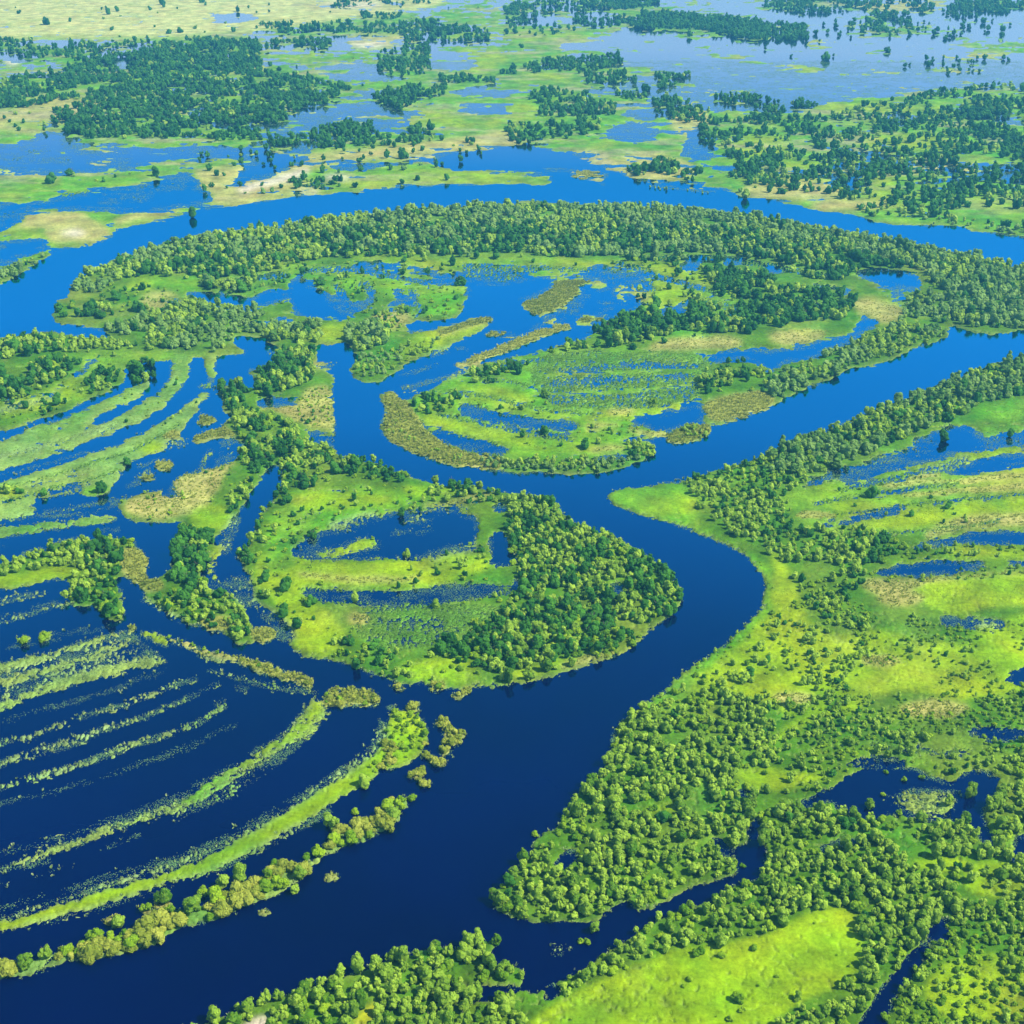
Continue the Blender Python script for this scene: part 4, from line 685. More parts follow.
def mesh_from(name, V, F, mat=None, smooth=False, attrs=None):
    """V (n,3); F (m,3) or (m,4) or a list of such arrays."""
    Fs = F if isinstance(F, list) else [F]
    Fs = [f for f in Fs if len(f)]
    me = bpy.data.meshes.new(name)
    V = np.ascontiguousarray(V, np.float32)
    me.vertices.add(len(V)); me.vertices.foreach_set('co', V.ravel())
    loops = np.concatenate([f.ravel() for f in Fs]).astype(np.int32)
    tot = np.concatenate([np.full(len(f), f.shape[1], np.int32) for f in Fs])
    start = np.concatenate([[0], np.cumsum(tot)[:-1]]).astype(np.int32)
    me.loops.add(len(loops)); me.loops.foreach_set('vertex_index', loops)
    me.polygons.add(len(tot)); me.polygons.foreach_set('loop_start', start); me.polygons.foreach_set('loop_total', tot)
    me.polygons.foreach_set('use_smooth', np.full(len(tot), smooth))
    me.update(calc_edges=True)
    for k, (typ, a) in (attrs or {}).items():
        at = me.attributes.new(k, typ, 'POINT')
        at.data.foreach_set('color' if typ == 'FLOAT_COLOR' else 'value', np.ascontiguousarray(a, np.float32).ravel())
    if mat: me.materials.append(mat)
    return me


def obj(name, me, parent=None):
    o = bpy.data.objects.new(name, me); COL.objects.link(o)
    if parent: o.parent = parent
    return o


def tag(o, label=None, cat=None, group=None, kind=None):
    if label: o['label'] = label
    if cat: o['category'] = cat
    if group: o['group'] = group
    if kind: o['kind'] = kind
    return o


# ------------------------------------------------------------------ materials
def new_mat(name):
    m = bpy.data.materials.new(name); m.use_nodes = True
    nt = m.node_tree; nt.nodes.clear()
    return m, nt, nt.nodes, nt.links


def noise_node(N, Lk, vec, scale, detail=4, rough=.6):
    n = N.new('ShaderNodeTexNoise'); n.inputs['Scale'].default_value = scale; n.inputs['Detail'].default_value = detail; n.inputs['Roughness'].default_value = rough
    Lk.new(vec, n.inputs['Vector'])
    return n.outputs['Fac']


def ramp_map(N, Lk, fac, a, b, lo, hi):
    m = N.new('ShaderNodeMapRange'); m.inputs['From Min'].default_value = a; m.inputs['From Max'].default_value = b
    m.inputs['To Min'].default_value = lo; m.inputs['To Max'].default_value = hi
    Lk.new(fac, m.inputs['Value'])
    return m.outputs['Result']


def leaf_material(name, dark, light, transl=.38):
    m, nt, N, Lk = new_mat(name)
    out = N.new('ShaderNodeOutputMaterial')
    at = N.new('ShaderNodeAttribute'); at.attribute_name = 'tint'
    oi = N.new('ShaderNodeObjectInfo')
    add = N.new('ShaderNodeMath'); add.operation = 'ADD'; Lk.new(at.outputs['Fac'], add.inputs[0])
    mr = ramp_map(N, Lk, oi.outputs['Random'], 0, 1, -.34, .34); Lk.new(mr, add.inputs[1])
    cr = N.new('ShaderNodeMix'); cr.data_type = 'RGBA'; cr.clamp_factor = True
    cr.inputs['A'].default_value = (*dark, 1); cr.inputs['B'].default_value = (*light, 1)
    Lk.new(add.outputs[0], cr.inputs['Factor'])
    d = N.new('ShaderNodeBsdfPrincipled'); d.inputs['Roughness'].default_value = .62; d.inputs['Specular IOR Level'].default_value = .05
    t = N.new('ShaderNodeBsdfTranslucent')
    Lk.new(cr.outputs['Result'], d.inputs['Base Color']); Lk.new(cr.outputs['Result'], t.inputs['Color'])
    mx = N.new('ShaderNodeMixShader'); mx.inputs['Fac'].default_value = transl
    Lk.new(d.outputs[0], mx.inputs[1]); Lk.new(t.outputs[0], mx.inputs[2]); Lk.new(mx.outputs[0], out.inputs['Surface'])
    return m


M_WILLOW = leaf_material('willow_leaves', (.06, .18, .004), (.40, .58, .05))
M_BROAD = leaf_material('broadleaf_leaves', (.022, .115, .012), (.115, .34, .022))
M_SHRUB = leaf_material('shrub_leaves', (.08, .22, .004), (.37, .54, .015))
M_OSIER = leaf_material('osier_leaves', (.17, .24, .015), (.48, .51, .07))
M_REED = leaf_material('reed_blades', (.22, .29, .03), (.48, .50, .09), .5)
M_WET = leaf_material('flooded_grass_blades', (.16, .28, .05), (.34, .44, .17))
M_FLOAT = leaf_material('floating_leaves', (.07, .17, .05), (.19, .29, .10), 0.0)
M_MARSH = leaf_material('marsh_grass_blades', (.15, .34, .03), (.33, .52, .09), .5)
M_GRASS = leaf_material('meadow_grass_blades', (.10, .22, .010), (.25, .37, .025))
M_SILVER = leaf_material('silver_willow_leaves', (.07, .20, .02), (.32, .49, .10))
LEAF = {'silver': M_SILVER, 'willow': M_WILLOW, 'broadleaf': M_BROAD, 'shrub': M_SHRUB, 'osier': M_OSIER}

m, nt, N, Lk = new_mat('bark'); M_BARK = m
b = N.new('ShaderNodeBsdfPrincipled'); o_ = N.new('ShaderNodeOutputMaterial'); g = N.new('ShaderNodeNewGeometry')
w_ = N.new('ShaderNodeMix'); w_.data_type = 'RGBA'; w_.inputs['A'].default_value = (.07, .055, .04, 1); w_.inputs['B'].default_value = (.17, .14, .11, 1)
Lk.new(noise_node(N, Lk, g.outputs['Position'], 3.0), w_.inputs['Factor']); Lk.new(w_.outputs['Result'], b.inputs['Base Color']); b.inputs['Roughness'].default_value = .9
Lk.new(b.outputs[0], o_.inputs['Surface'])

# ground: survey colour (plants, reeds, sand) times patchy growth
m, nt, N, Lk = new_mat('meadow_ground'); M_GROUND = m
o_ = N.new('ShaderNodeOutputMaterial'); b = N.new('ShaderNodeBsdfPrincipled'); b.inputs['Roughness'].default_value = .85; b.inputs['Specular IOR Level'].default_value = .02
g = N.new('ShaderNodeNewGeometry'); at = N.new('ShaderNodeAttribute'); at.attribute_name = 'soil'
n1 = ramp_map(N, Lk, noise_node(N, Lk, g.outputs['Position'], .035, 6, .65), .3, .7, .55, 1.38)
n2 = ramp_map(N, Lk, noise_node(N, Lk, g.outputs['Position'], .35, 5, .7), .3, .7, .66, 1.30)
mu = N.new('ShaderNodeMath'); mu.operation = 'MULTIPLY'; Lk.new(n1, mu.inputs[0]); Lk.new(n2, mu.inputs[1])
hs = N.new('ShaderNodeHueSaturation')
Lk.new(ramp_map(N, Lk, noise_node(N, Lk, g.outputs['Position'], .018, 5, .6), .3, .7, .475, .525), hs.inputs['Hue'])
Lk.new(mu.outputs[0], hs.inputs['Value']); Lk.new(at.outputs['Color'], hs.inputs['Color']); Lk.new(hs.outputs['Color'], b.inputs['Base Color'])
bp = N.new('ShaderNodeBump'); bp.inputs['Strength'].default_value = .6; bp.inputs['Distance'].default_value = .5
Lk.new(noise_node(N, Lk, g.outputs['Position'], .6, 6, .75), bp.inputs['Height']); Lk.new(bp.outputs[0], b.inputs['Normal'])
Lk.new(b.outputs[0], o_.inputs['Surface'])

# still, deep, dark blue water
m, nt, N, Lk = new_mat('river_water'); M_WATER = m
o_ = N.new('ShaderNodeOutputMaterial'); b = N.new('ShaderNodeBsdfPrincipled')
g = N.new('ShaderNodeNewGeometry')
mp = N.new('ShaderNodeMapping'); mp.inputs['Scale'].default_value = (1, 1, 1); Lk.new(g.outputs['Position'], mp.inputs['Vector'])
mixw = N.new('ShaderNodeMix'); mixw.data_type = 'RGBA'
mixw.inputs['A'].default_value = (.0000, .0002, .022, 1); mixw.inputs['B'].default_value = (.0000, .0006, .034, 1)
Lk.new(ramp_map(N, Lk, noise_node(N, Lk, mp.outputs[0], .006, 4, .55), .35, .65, 0, 1), mixw.inputs['Factor'])
N.remove(b)
df = N.new('ShaderNodeBsdfDiffuse'); Lk.new(mixw.outputs['Result'], df.inputs['Color'])
gl = N.new('ShaderNodeBsdfGlossy'); gl.inputs['Roughness'].default_value = .06
fr = N.new('ShaderNodeFresnel'); fr.inputs['IOR'].default_value = 1.85
bp = N.new('ShaderNodeBump'); bp.inputs['Distance'].default_value = .25; Lk.new(ramp_map(N, Lk, noise_node(N, Lk, g.outputs['Position'], .009, 4, .65), .42, .64, .05, .30), bp.inputs['Strength'])      # wind lanes
Lk.new(noise_node(N, Lk, g.outputs['Position'], .5, 3, .6), bp.inputs['Height'])
Lk.new(bp.outputs[0], gl.inputs['Normal'])
gc = N.new('ShaderNodeMix'); gc.data_type = 'RGBA'; gc.inputs['A'].default_value = (.004, .55, 1.0, 1); gc.inputs['B'].default_value = (1.0, .90, .92, 1)   # reflection whitens towards grazing
Lk.new(ramp_map(N, Lk, fr.outputs[0], .33, .47, 0, 1), gc.inputs['Factor']); Lk.new(gc.outputs['Result'], gl.inputs['Color'])
pr = N.new('ShaderNodeValToRGB'); el = pr.color_ramp.elements       # polarised light: little mirror looking down, much towards grazing
for p_, v_ in ((.100, .012), (.108, .035), (.13, .12), (.155, .31), (.19, .58), (.25, .70), (.33, .60), (.50, .70)):
    q_ = el[0] if p_ == .100 else (el[-1] if p_ == .50 else el.new(p_))
    q_.position = p_; q_.color = (v_, v_, v_, 1)
Lk.new(fr.outputs[0], pr.inputs['Fac'])
ms = N.new('ShaderNodeMixShader'); Lk.new(pr.outputs['Color'], ms.inputs['Fac']); Lk.new(df.outputs[0], ms.inputs[1]); Lk.new(gl.outputs[0], ms.inputs[2])
Lk.new(ms.outputs[0], o_.inputs['Surface'])

# ------------------------------------------------------------------ ground sheet (reaches the horizon) and water level
STEP = 1.25
xs = np.concatenate([[-9000, -4000, -2000, -1000, -600, -380, -260], np.arange(-180, 1205, STEP), [1290, 1420, 1650, 2100, 3200, 5200, 10000]])
ys = np.concatenate([[-198.5, -197, -195, -192, -188, -180, -170, -158, -145, -132], np.arange(-120, 1130, STEP), [1160, 1220, 1320, 1500, 1800, 2300]])
PX, PY, GX, GY, cover, cls = build_map(xs, ys)
COVER = np.where(cls != 0, np.where(PY > 760, blur(cover, 1) , blur(cover, 2)), blur(cover, 1))      # still pools have raggeder, weedier edges than the river
h = land_height(COVER, GX, GY, PY, cls)
micro = (fbm(GX, GY, 6, 201, 4, .6) - .5)
roll = (fbm(GX, GY, 120, 221, 3) - .5)
ZG = np.where(h > 0, np.clip(h * 3, 0, 1) * .9 + np.clip(h * 4, 0, 1) * (micro * .55 + roll * .8 + .25), np.clip(h * 3, -1, 0) * 1.4).astype(np.float32)
ZG = np.where((h > 0) & (ZG < .06), .06, ZG)
EMERGE = np.isin(cls, [CLS.index('f'), CLS.index('e')]) & (h < .20)      # stems only: the ground itself stays under water
ZG = np.where(EMERGE, np.minimum(ZG, -.2), ZG)
SOIL = {'e': (.10, .22, .02), 'w': (.10, .14, .035), 'g': (.098, .255, .004), 'y': (.182, .288, .002), 'r': (.062, .155, .004), 'd': (.31, .30, .075), 's': (.52, .46, .33), 'f': (.19, .29, .10), 'h': (.19, .29, .05), 'p': (.40, .41, .12), 'k': (.155, .27, .05), 'm': (.62, .52, .004)}  # r is rough green, its colour darkened to deepen shade between the trees
T = np.array([SOIL[c] for c in CLS], np.float32)
C = T[cls]
C = np.stack([blur(C[..., i], 2) for i in range(3)], -1)
# stray patches of dry reed and of lush growth in every meadow
p1 = fbm(GX, GY * .6, 55, 301, 5, .6); p2 = fbm(GX, GY * .6, 80, 331, 5, .6)
k1 = (np.clip((p1 - .56) * 6, 0, 1) * np.where(GY < 1200, .28, .42))[..., None]; k2 = (np.clip((p2 - .53) * 7, 0, 1) * .6 * (cls != CLS.index('d')) * (cls != CLS.index('p')))[..., None]
C = C * (1 - k1) + np.array((.21, .25, .03), np.float32) * k1
C = C * (1 - k2) + np.array((.07, .20, .012), np.float32) * k2
fw = np.clip((GY - 1700) / 500, 0, 1)
p3 = fbm(GX * .35, GY, 45, 361, 5, .65)
k3 = (np.clip((p3 - .53) * 7, 0, 1) * .7 * fw * (cls != CLS.index('p')) * (cls != CLS.index('s')))[..., None]
C = C * (1 - k3) + np.array((.27, .26, .12), np.float32) * k3
# the lower edge of every bank carries pale sedge
e = (np.clip(1 - h / .18, 0, 1) * .45 * (cls != 5))[..., None]
C = C * (1 - e) + np.array((.23, .31, .06), np.float32) * e
ny, nx = PX.shape
idx = np.arange(ny * nx).reshape(ny, nx)
F = np.stack([idx[1:, :-1], idx[1:, 1:], idx[:-1, 1:], idx[:-1, :-1]], -1).reshape(-1, 4)
V = np.stack([GX, GY, ZG], -1).reshape(-1, 3)
RGBA = np.concatenate([C, np.ones_like(C[..., :1])], -1).reshape(-1, 4)
ground = obj('ground', mesh_from('ground', V, F, M_GROUND, True, {'soil': ('FLOAT_COLOR', RGBA)}))
tag(ground, 'flat green floodplain with meadows, grassy ridges, reed flats and river banks', 'ground', kind='structure')
R_ = 400000.0
water = obj('river', mesh_from('river', np.array([(-R_, -3000, 0), (R_, -3000, 0), (R_, R_, 0), (-R_, R_, 0)]), np.array([[0, 1, 2, 3]]), M_WATER))
tag(water, 'deep blue winding river with side channels and flooded meadows', 'river', kind='structure')


def lookup(px, py):
    j = np.clip(np.searchsorted(xs, px), 0, nx - 1); i = np.clip(np.searchsorted(ys, py), 0, ny - 1)
    return i, j


# ------------------------------------------------------------------ plant shapes
def ico(sub):
    t = (1 + 5 ** .5) / 2
    v = [(-1, t, 0), (1, t, 0), (-1, -t, 0), (1, -t, 0), (0, -1, t), (0, 1, t), (0, -1, -t), (0, 1, -t), (t, 0, -1), (t, 0, 1), (-t, 0, -1), (-t, 0, 1)]
    f = [(0, 11, 5), (0, 5, 1), (0, 1, 7), (0, 7, 10), (0, 10, 11), (1, 5, 9), (5, 11, 4), (11, 10, 2), (10, 7, 6), (7, 1, 8), (3, 9, 4), (3, 4, 2), (3, 2, 6), (3, 6, 8), (3, 8, 9), (4, 9, 5), (2, 4, 11), (6, 2, 10), (8, 6, 7), (9, 8, 1)]
    v = [np.array(p) / np.linalg.norm(p) for p in v]
    for _ in range(sub):
        cache = {}; nf = []
        def mid(a, b):
            k = (min(a, b), max(a, b))
            if k not in cache:
                p = v[a] + v[b]; v.append(p / np.linalg.norm(p)); cache[k] = len(v) - 1
            return cache[k]
        for a, b, c in f:
            x, y, z = mid(a, b), mid(b, c), mid(c, a)
            nf += [(a, x, z), (b, y, x), (c, z, y), (x, y, z)]
        f = nf
    return np.array(v), np.array(f)


ICO = {0: ico(0), 1: ico(1)}


def crown(r, lobes, sub, cards, card, tall, low, spread=.55):
    """Crown of unit width: lumpy leaf masses (triangles) with leaf sprays standing out all over; returns V, [tri, quad], tint."""
    Vs, Ts, Qs, tin = [], [], [], []
    n = 0
    iv, it = ICO[sub]
    cent = []
    lean = r.uniform(-.10, .10, 2); nsub = 1 + int(r.integers(0, 3)); sub_c = r.uniform(-.24, .24, (nsub, 2)); sub_h = r.uniform(.70, 1.0, nsub)
    for i in range(lobes):
        k_ = i % nsub
        if i < nsub:
            c = np.array((*sub_c[k_], low + tall * .44 * sub_h[k_])); s = r.uniform(.24, .33) if nsub > 1 else .34
            rad = np.array((s, s * r.uniform(.85, 1.1), tall * .44 * sub_h[k_]))
        else:
            a = i * 2.399 + r.uniform(-.9, .9); f = r.uniform(.15, .92) ** .9; zz = low + tall * f * sub_h[k_]
            q = spread * .46 * math.sqrt(max(.05, 1 - ((f - .38) * 1.25) ** 2 * 2.2)) * r.uniform(.45, 1.15)
            c = np.array((sub_c[k_][0] + q * math.cos(a), sub_c[k_][1] + q * math.sin(a), zz)); s = r.uniform(.11, .24)
            rad = np.array((s * r.uniform(.8, 1.3), s * r.uniform(.8, 1.3), s * r.uniform(.7, 1.3)))
        c[:2] += lean * c[2]
        cent.append((c, rad))
        p = iv * (1 + r.normal(0, .15, (len(iv), 1))) * rad + c
        Vs.append(p); Ts.append(it + n); n += len(iv)
        tin.append(np.full(len(iv), .42 + r.uniform(-.14, .14)))
    if cards:
        k = r.integers(0, lobes, cards)
        d = r.normal(0, 1, (cards, 3)); d[:, 2] = np.abs(d[:, 2]) * .9 + d[:, 2] * .25; d /= np.linalg.norm(d, axis=1)[:, None]
        C0 = np.array([cent[i][0] for i in k]) + d * np.array([cent[i][1] for i in k]) * r.uniform(.92, 1.12, (cards, 1))
        u = r.normal(0, 1, (cards, 3)); nrm = d + r.normal(0, .30, (cards, 3))
        u -= nrm * (np.sum(u * nrm, 1) / np.sum(nrm * nrm, 1))[:, None]; u /= np.linalg.norm(u, axis=1)[:, None]
        w = np.cross(nrm, u); w /= np.linalg.norm(w, axis=1)[:, None]
        s = card * r.uniform(.6, 1.3, (cards, 1)); s2 = s * r.uniform(.55, .9, (cards, 1))
        q = np.stack([C0 - u * s, C0 - w * s2, C0 + u * s, C0 + w * s2], 1).reshape(-1, 3)
        Vs.append(q); Qs.append(np.arange(cards * 4).reshape(-1, 4) + n)
        tin.append(np.repeat(.5 + r.uniform(-.30, .34, cards), 4))
    return np.concatenate(Vs), [np.concatenate(Ts), np.concatenate(Qs) if Qs else np.zeros((0, 4), int)], np.concatenate(tin)


SHAPE = {'silver': dict(tall=1.0, low=.0), 'willow': dict(tall=1.15, low=.0), 'broadleaf': dict(tall=1.04, low=.0, spread=.62), 'shrub': dict(tall=.66, low=-.02, spread=.7), 'osier': dict(tall=.52, low=-.02, spread=.75)}
LOD = {0: dict(lobes=13, sub=1, cards=460, card=.058), 1: dict(lobes=10, sub=0, cards=150, card=.078), 2: dict(lobes=6, sub=0, cards=46, card=.115), 3: dict(lobes=5, sub=0, cards=14, card=.16)}
TPL = {}
for kd in SHAPE:
    for ld in LOD:
        nv = 6 if ld == 0 else 8
        TPL[kd, ld] = []
        for v_ in range(nv):
            sh = dict(SHAPE[kd]); sh['tall'] *= 1 + .16 * (v_ % 3 - 1)
            TPL[kd, ld].append(crown(np.random.default_rng(1000 * ld + 37 * v_ + 311 * list(SHAPE).index(kd)), **LOD[ld], **sh))


def trunk_mesh(r, tall):
    """Tapered, slightly leaning bole that forks into three limbs, unit crown width."""
    Vs, Fs = [], []
    def tube(p0, p1, r0, r1):
        n = sum(len(v) for v in Vs); ax = p1 - p0; ax /= np.linalg.norm(ax)
        u = np.cross(ax, (0.3, 1, 0.1)); u /= np.linalg.norm(u); w = np.cross(ax, u)
        a = np.linspace(0, 2 * math.pi, 7, endpoint=False)
        ring = np.cos(a)[:, None] * u + np.sin(a)[:, None] * w
        Vs.append(np.concatenate([p0 + ring * r0, p1 + ring * r1]))
        k = np.arange(7); Fs.append(np.stack([k, (k + 1) % 7, (k + 1) % 7 + 7, k + 7], 1) + n)
    top = np.array((r.uniform(-.03, .03), r.uniform(-.03, .03), tall * .38))
    tube(np.array((0, 0, -.03)), top, .045, .032)
    for i in range(3):
        a = i * 2.1 + r.uniform(0, 1)
        tube(top - np.array((0, 0, .02)), top + np.array((.22 * math.cos(a), .22 * math.sin(a), tall * .34)), .026, .010)
    return np.concatenate(Vs), np.concatenate(Fs)


# ------------------------------------------------------------------ sow the woods
KINDS = ('willow', 'broadleaf', 'shrub', 'osier', 'silver')
SIZE_K = {'silver': 1.0, 'willow': .92, 'broadleaf': 1.0, 'shrub': .85, 'osier': .9}
sown = []        # px, py, X, Y, kind index, size, zone
for zi, (P, mix, sp, (s0, s1), words, clump, dens, anyg, tall) in enumerate(ZONES):
    gx, gy = ground_xy(P[:, 0], P[:, 1])
    if words == 'beyond' and sp < 40: continue
    X = np.arange(gx.min(), gx.max(), sp); Y = np.arange(gy.min(), gy.max(), sp * .9)
    if len(X) * len(Y) == 0: continue
    XX, YY = np.meshgrid(X, Y)
    XX = (XX + (np.arange(len(Y)) % 2)[:, None] * sp * .5 + rng.uniform(-.46, .46, XX.shape) * sp).ravel()
    YY = (YY + rng.uniform(-.46, .46, (len(Y), len(X))) * sp).ravel()
    px, py = px_of(XX, YY)
    wob = 3.0 * pxm(py)
    ins = in_poly(px + wob * (fbm(XX, YY, 40, 5, 3) - .5) * 4, py + wob * (fbm(XX, YY, 40, 8, 3) - .5) * 2, P)
    if zi < NEAR_ZONES:                       # woods lean out to the very edge of their banks
        g_ = 3.2 * pxm(py)
        for ax, ay in ((1, .3), (-1, .3), (.3, .7), (-.3, -.5)):
            ins |= in_poly(px + g_ * ax, py + g_ * ay, P)
    ins &= (px > -150) & (px < 1175) & (py > -100) & (py < 1120)
    XX, YY, px, py = XX[ins], YY[ins], px[ins], py[ins]
    if not len(XX): continue
    i, j = lookup(px, py)
    land = ZG[i, j] > .05
    dd = dict(MEADOW); dd.update({'r': 1.0, 'k': .12, 'f': .0, 'h': .0, 's': .0, 'm': .0, 'w': .3}); dd.update(dens)
    tab = np.array([dd[c] for c in CLS])
    pr = tab[cls[i, j]]
    pr = np.where(land, pr, dd.get('flood', 0.0 if zi < NEAR_ZONES else .5))
    if anyg: pr = np.where(land, 1.0, .6)
    keep = rng.random(len(XX)) < pr
    if clump:
        keep &= fbm(XX, YY, sp * 6, 400 + zi, 3, .6) > .5 + (clump - .5) * .55
    XX, YY, px, py = XX[keep], YY[keep], px[keep], py[keep]
    mw = np.array(list(mix) + [0] * (5 - len(mix))); mw = mw / mw.sum()
    # kinds stand in loose drifts rather than salt and pepper
    u = np.clip((fbm(XX, YY, sp * 5, 600 + zi, 2) - .5) * 2.2 + .5, 0, 1) * .55 + rng.random(len(XX)) * .45
    rk = np.argsort(np.argsort(u)) / max(1, len(u))
    kd = np.searchsorted(np.cumsum(mw)[:-1], rk, side='right')
    big = rng.random(len(XX)) ** 1.6
    size = s0 * .82 + (s1 * 1.08 - s0 * .82) * big
    for a in zip(px, py, XX, YY, kd, size):
        sown.append((*a, zi))
sown = np.array(sown)
# keep trees of overlapping woods from standing inside one another
cell = {}
order = np.argsort(-sown[:, 5]); ok = np.zeros(len(sown), bool)
for q in order:
    x, y, s = sown[q, 2], sown[q, 3], sown[q, 5]; kq = sown[q, 4]
    r_ = .40 * s; cx, cy = int(x // 6), int(y // 6); hit = False
    for ax in (cx - 1, cx, cx + 1):
        for ay in (cy - 1, cy, cy + 1):
            for (x2, y2, s2) in cell.get((ax, ay), ()):
                if (x - x2) ** 2 + (y - y2) ** 2 < ((.22 if kq == 3 else .27) * (s + s2) * .78) ** 2: hit = True; break
            if hit: break
        if hit: break
    if not hit:
        ok[q] = True; cell.setdefault((cx, cy), []).append((x, y, s))
sown = sown[ok]
print('SOWN', len(sown), [int((sown[:, 4] == k).sum()) for k in range(5)])

# ------------------------------------------------------------------ single trees: the ones that show largest, plus those that stand apart
NAME = {'silver': 'silver_willow', 'willow': 'willow_tree', 'broadleaf': 'broadleaf_tree', 'shrub': 'shrub', 'osier': 'osier_bush'}
CATG = {'silver': 'silver willow', 'willow': 'willow', 'broadleaf': 'broadleaf tree', 'shrub': 'shrub', 'osier': 'osier bush'}
LOOK = {'silver': 'silvery grey green willow', 'willow': 'pale green willow', 'broadleaf': 'dark broadleaf tree', 'shrub': 'low lime shrub', 'osier': 'tan osier bush'}
GROUP = {'silver': 'silvery willows', 'willow': 'willows', 'broadleaf': 'dark broadleaf trees', 'shrub': 'low shrubs', 'osier': 'osier bushes'}
PROTO = {}
for kd in KINDS:
    for v_, (Vc, Fc, tc) in enumerate(TPL[kd, 0]):
        cm = mesh_from(NAME[kd] + '_crown', Vc, Fc, LEAF[kd], False, {'tint': ('FLOAT', tc)})
        tv, tf = trunk_mesh(np.random.default_rng(v_ + 50), SHAPE[kd]['tall'])
        tm = mesh_from(NAME[kd] + '_trunk', tv, tf, M_BARK, True)
        PROTO[kd, v_] = (cm, tm)


def ground_z(x, y):
    px, py = px_of(np.array([x]), np.array([y])); i, j = lookup(px, py)
    return float(max(ZG[i[0], j[0]], -.15))


def plant(kd, x, y, size, label, group, variant):
    cm, tm = PROTO[kd, variant]
    e_ = bpy.data.objects.new(NAME[kd], None); COL.objects.link(e_)
    e_.empty_display_size = .1
    e_.location = (x, y, ground_z(x, y)); e_.rotation_euler = (0, 0, random.uniform(0, 6.28)); s = size
    e_.scale = (s, s, s * random.uniform(.88, 1.12))
    tag(e_, label, CATG[kd], group)
    c = bpy.data.objects.new('crown', cm); COL.objects.link(c); c.parent = e_
    if kd in ('willow', 'broadleaf', 'silver'):
        t = bpy.data.objects.new('trunk', tm); COL.objects.link(t); t.parent = e_
    return e_


single = {k: 0 for k in KINDS}
ones_xy = []
for n, (x, y, kd, size, label) in enumerate(ONES):
    X, Y = ground_xy(x, y)
    plant(kd, float(X), float(Y), size, label, None, n % 6)
    single[kd] += 1; ones_xy.append((float(X), float(Y), size))
far = np.ones(len(sown), bool)
for X, Y, s in ones_xy:
    far &= (sown[:, 2] - X) ** 2 + (sown[:, 3] - Y) ** 2 > (.36 * (s + sown[:, 5])) ** 2
sown = sown[far]
score = pxm(sown[:, 1]) * sown[:, 5] * np.array([SIZE_K[k] for k in KINDS])[sown[:, 4].astype(int)]
seen = (sown[:, 0] > -6) & (sown[:, 0] < 1030) & (sown[:, 1] > 4) & (sown[:, 1] < 1034)
alone = np.zeros(len(sown), bool)
for k, kd in enumerate(KINDS):
    q = np.where((sown[:, 4] == k) & seen)[0]
    q = q[np.argsort(-score[q])][:292 - single[kd]]
    alone[q] = True
    for n, t in enumerate(q):
        words = ZONES[int(sown[t, 6])][4]
        plant(kd, sown[t, 2], sown[t, 3], sown[t, 5] * SIZE_K[kd], LOOK[kd] + ' ' + words, GROUP[kd] + ' ' + words, n % 6)
rest = sown[~alone]

MASS = {'silver': ('silver_willow_woodland', 'silvery grey green willows lining the river loop, seen as one belt', 'silver willow wood'),
        'willow': ('willow_woodland', 'pale green willow woodland along the river banks, seen as one canopy', 'willow wood'),
        'broadleaf': ('broadleaf_woodland', 'dark green broadleaf woods and copses of the far floodplain', 'broadleaf wood'),
        'shrub': ('shrub_thicket', 'low yellow green scrub spread over the banks as one cover', 'scrub'),
        'osier': ('osier_thicket', 'tan yellow osier growth lining the flooded banks as one cover', 'osier scrub')}
for k, kd in enumerate(KINDS):
    R = rest[rest[:, 4] == k]
    if not len(R): continue
    lod = np.where(R[:, 1] > 640, 1, np.where(R[:, 1] > 280, 2, 3))
    Vs, Ts, Qs, tn = [], [], [], []; off = 0
    for ld in (1, 2, 3):
        for v_ in range(8):
            s = np.where(lod == ld)[0]; s = s[s % 8 == v_]
            if not len(s): continue
            Vc, (T3, Q4), tc = TPL[kd, ld][v_]
            size = (R[s, 5] * SIZE_K[kd])[:, None]
            a = rng.uniform(0, 6.283, (len(s), 1)); ca, sa = np.cos(a), np.sin(a)
            st = rng.uniform(.86, 1.16, (len(s), 1))
            i, j = lookup(R[s, 0], R[s, 1])
            z0 = np.maximum(ZG[i, j], -.15)[:, None]
            x = (Vc[:, 0] * ca - Vc[:, 1] * sa) * size + R[s, 2:3]
            y = (Vc[:, 0] * sa + Vc[:, 1] * ca) * size + R[s, 3:4]
            z = Vc[:, 2] * size * st + z0
            Vs.append(np.stack([x, y, z], -1).reshape(-1, 3))
            o = off + np.arange(len(s))[:, None, None] * len(Vc)
            Ts.append((T3[None] + o).reshape(-1, 3)); Qs.append((Q4[None] + o).reshape(-1, 4))
            tn.append((.5 + (tc[None] - .5) * (1.0 if ld == 1 else .7) + rng.uniform(-1, 1, (len(s), 1)) * (.34 if ld == 1 else .26)).ravel())
            off += len(s) * len(Vc)
    me = mesh_from(MASS[kd][0], np.concatenate(Vs), [np.concatenate(Ts), np.concatenate(Qs)], LEAF[kd], False, {'tint': ('FLOAT', np.concatenate(tn))})
    tag(obj(MASS[kd][0], me), MASS[kd][1], MASS[kd][2], kind='stuff')
    print(kd, len(R), len(me.polygons))


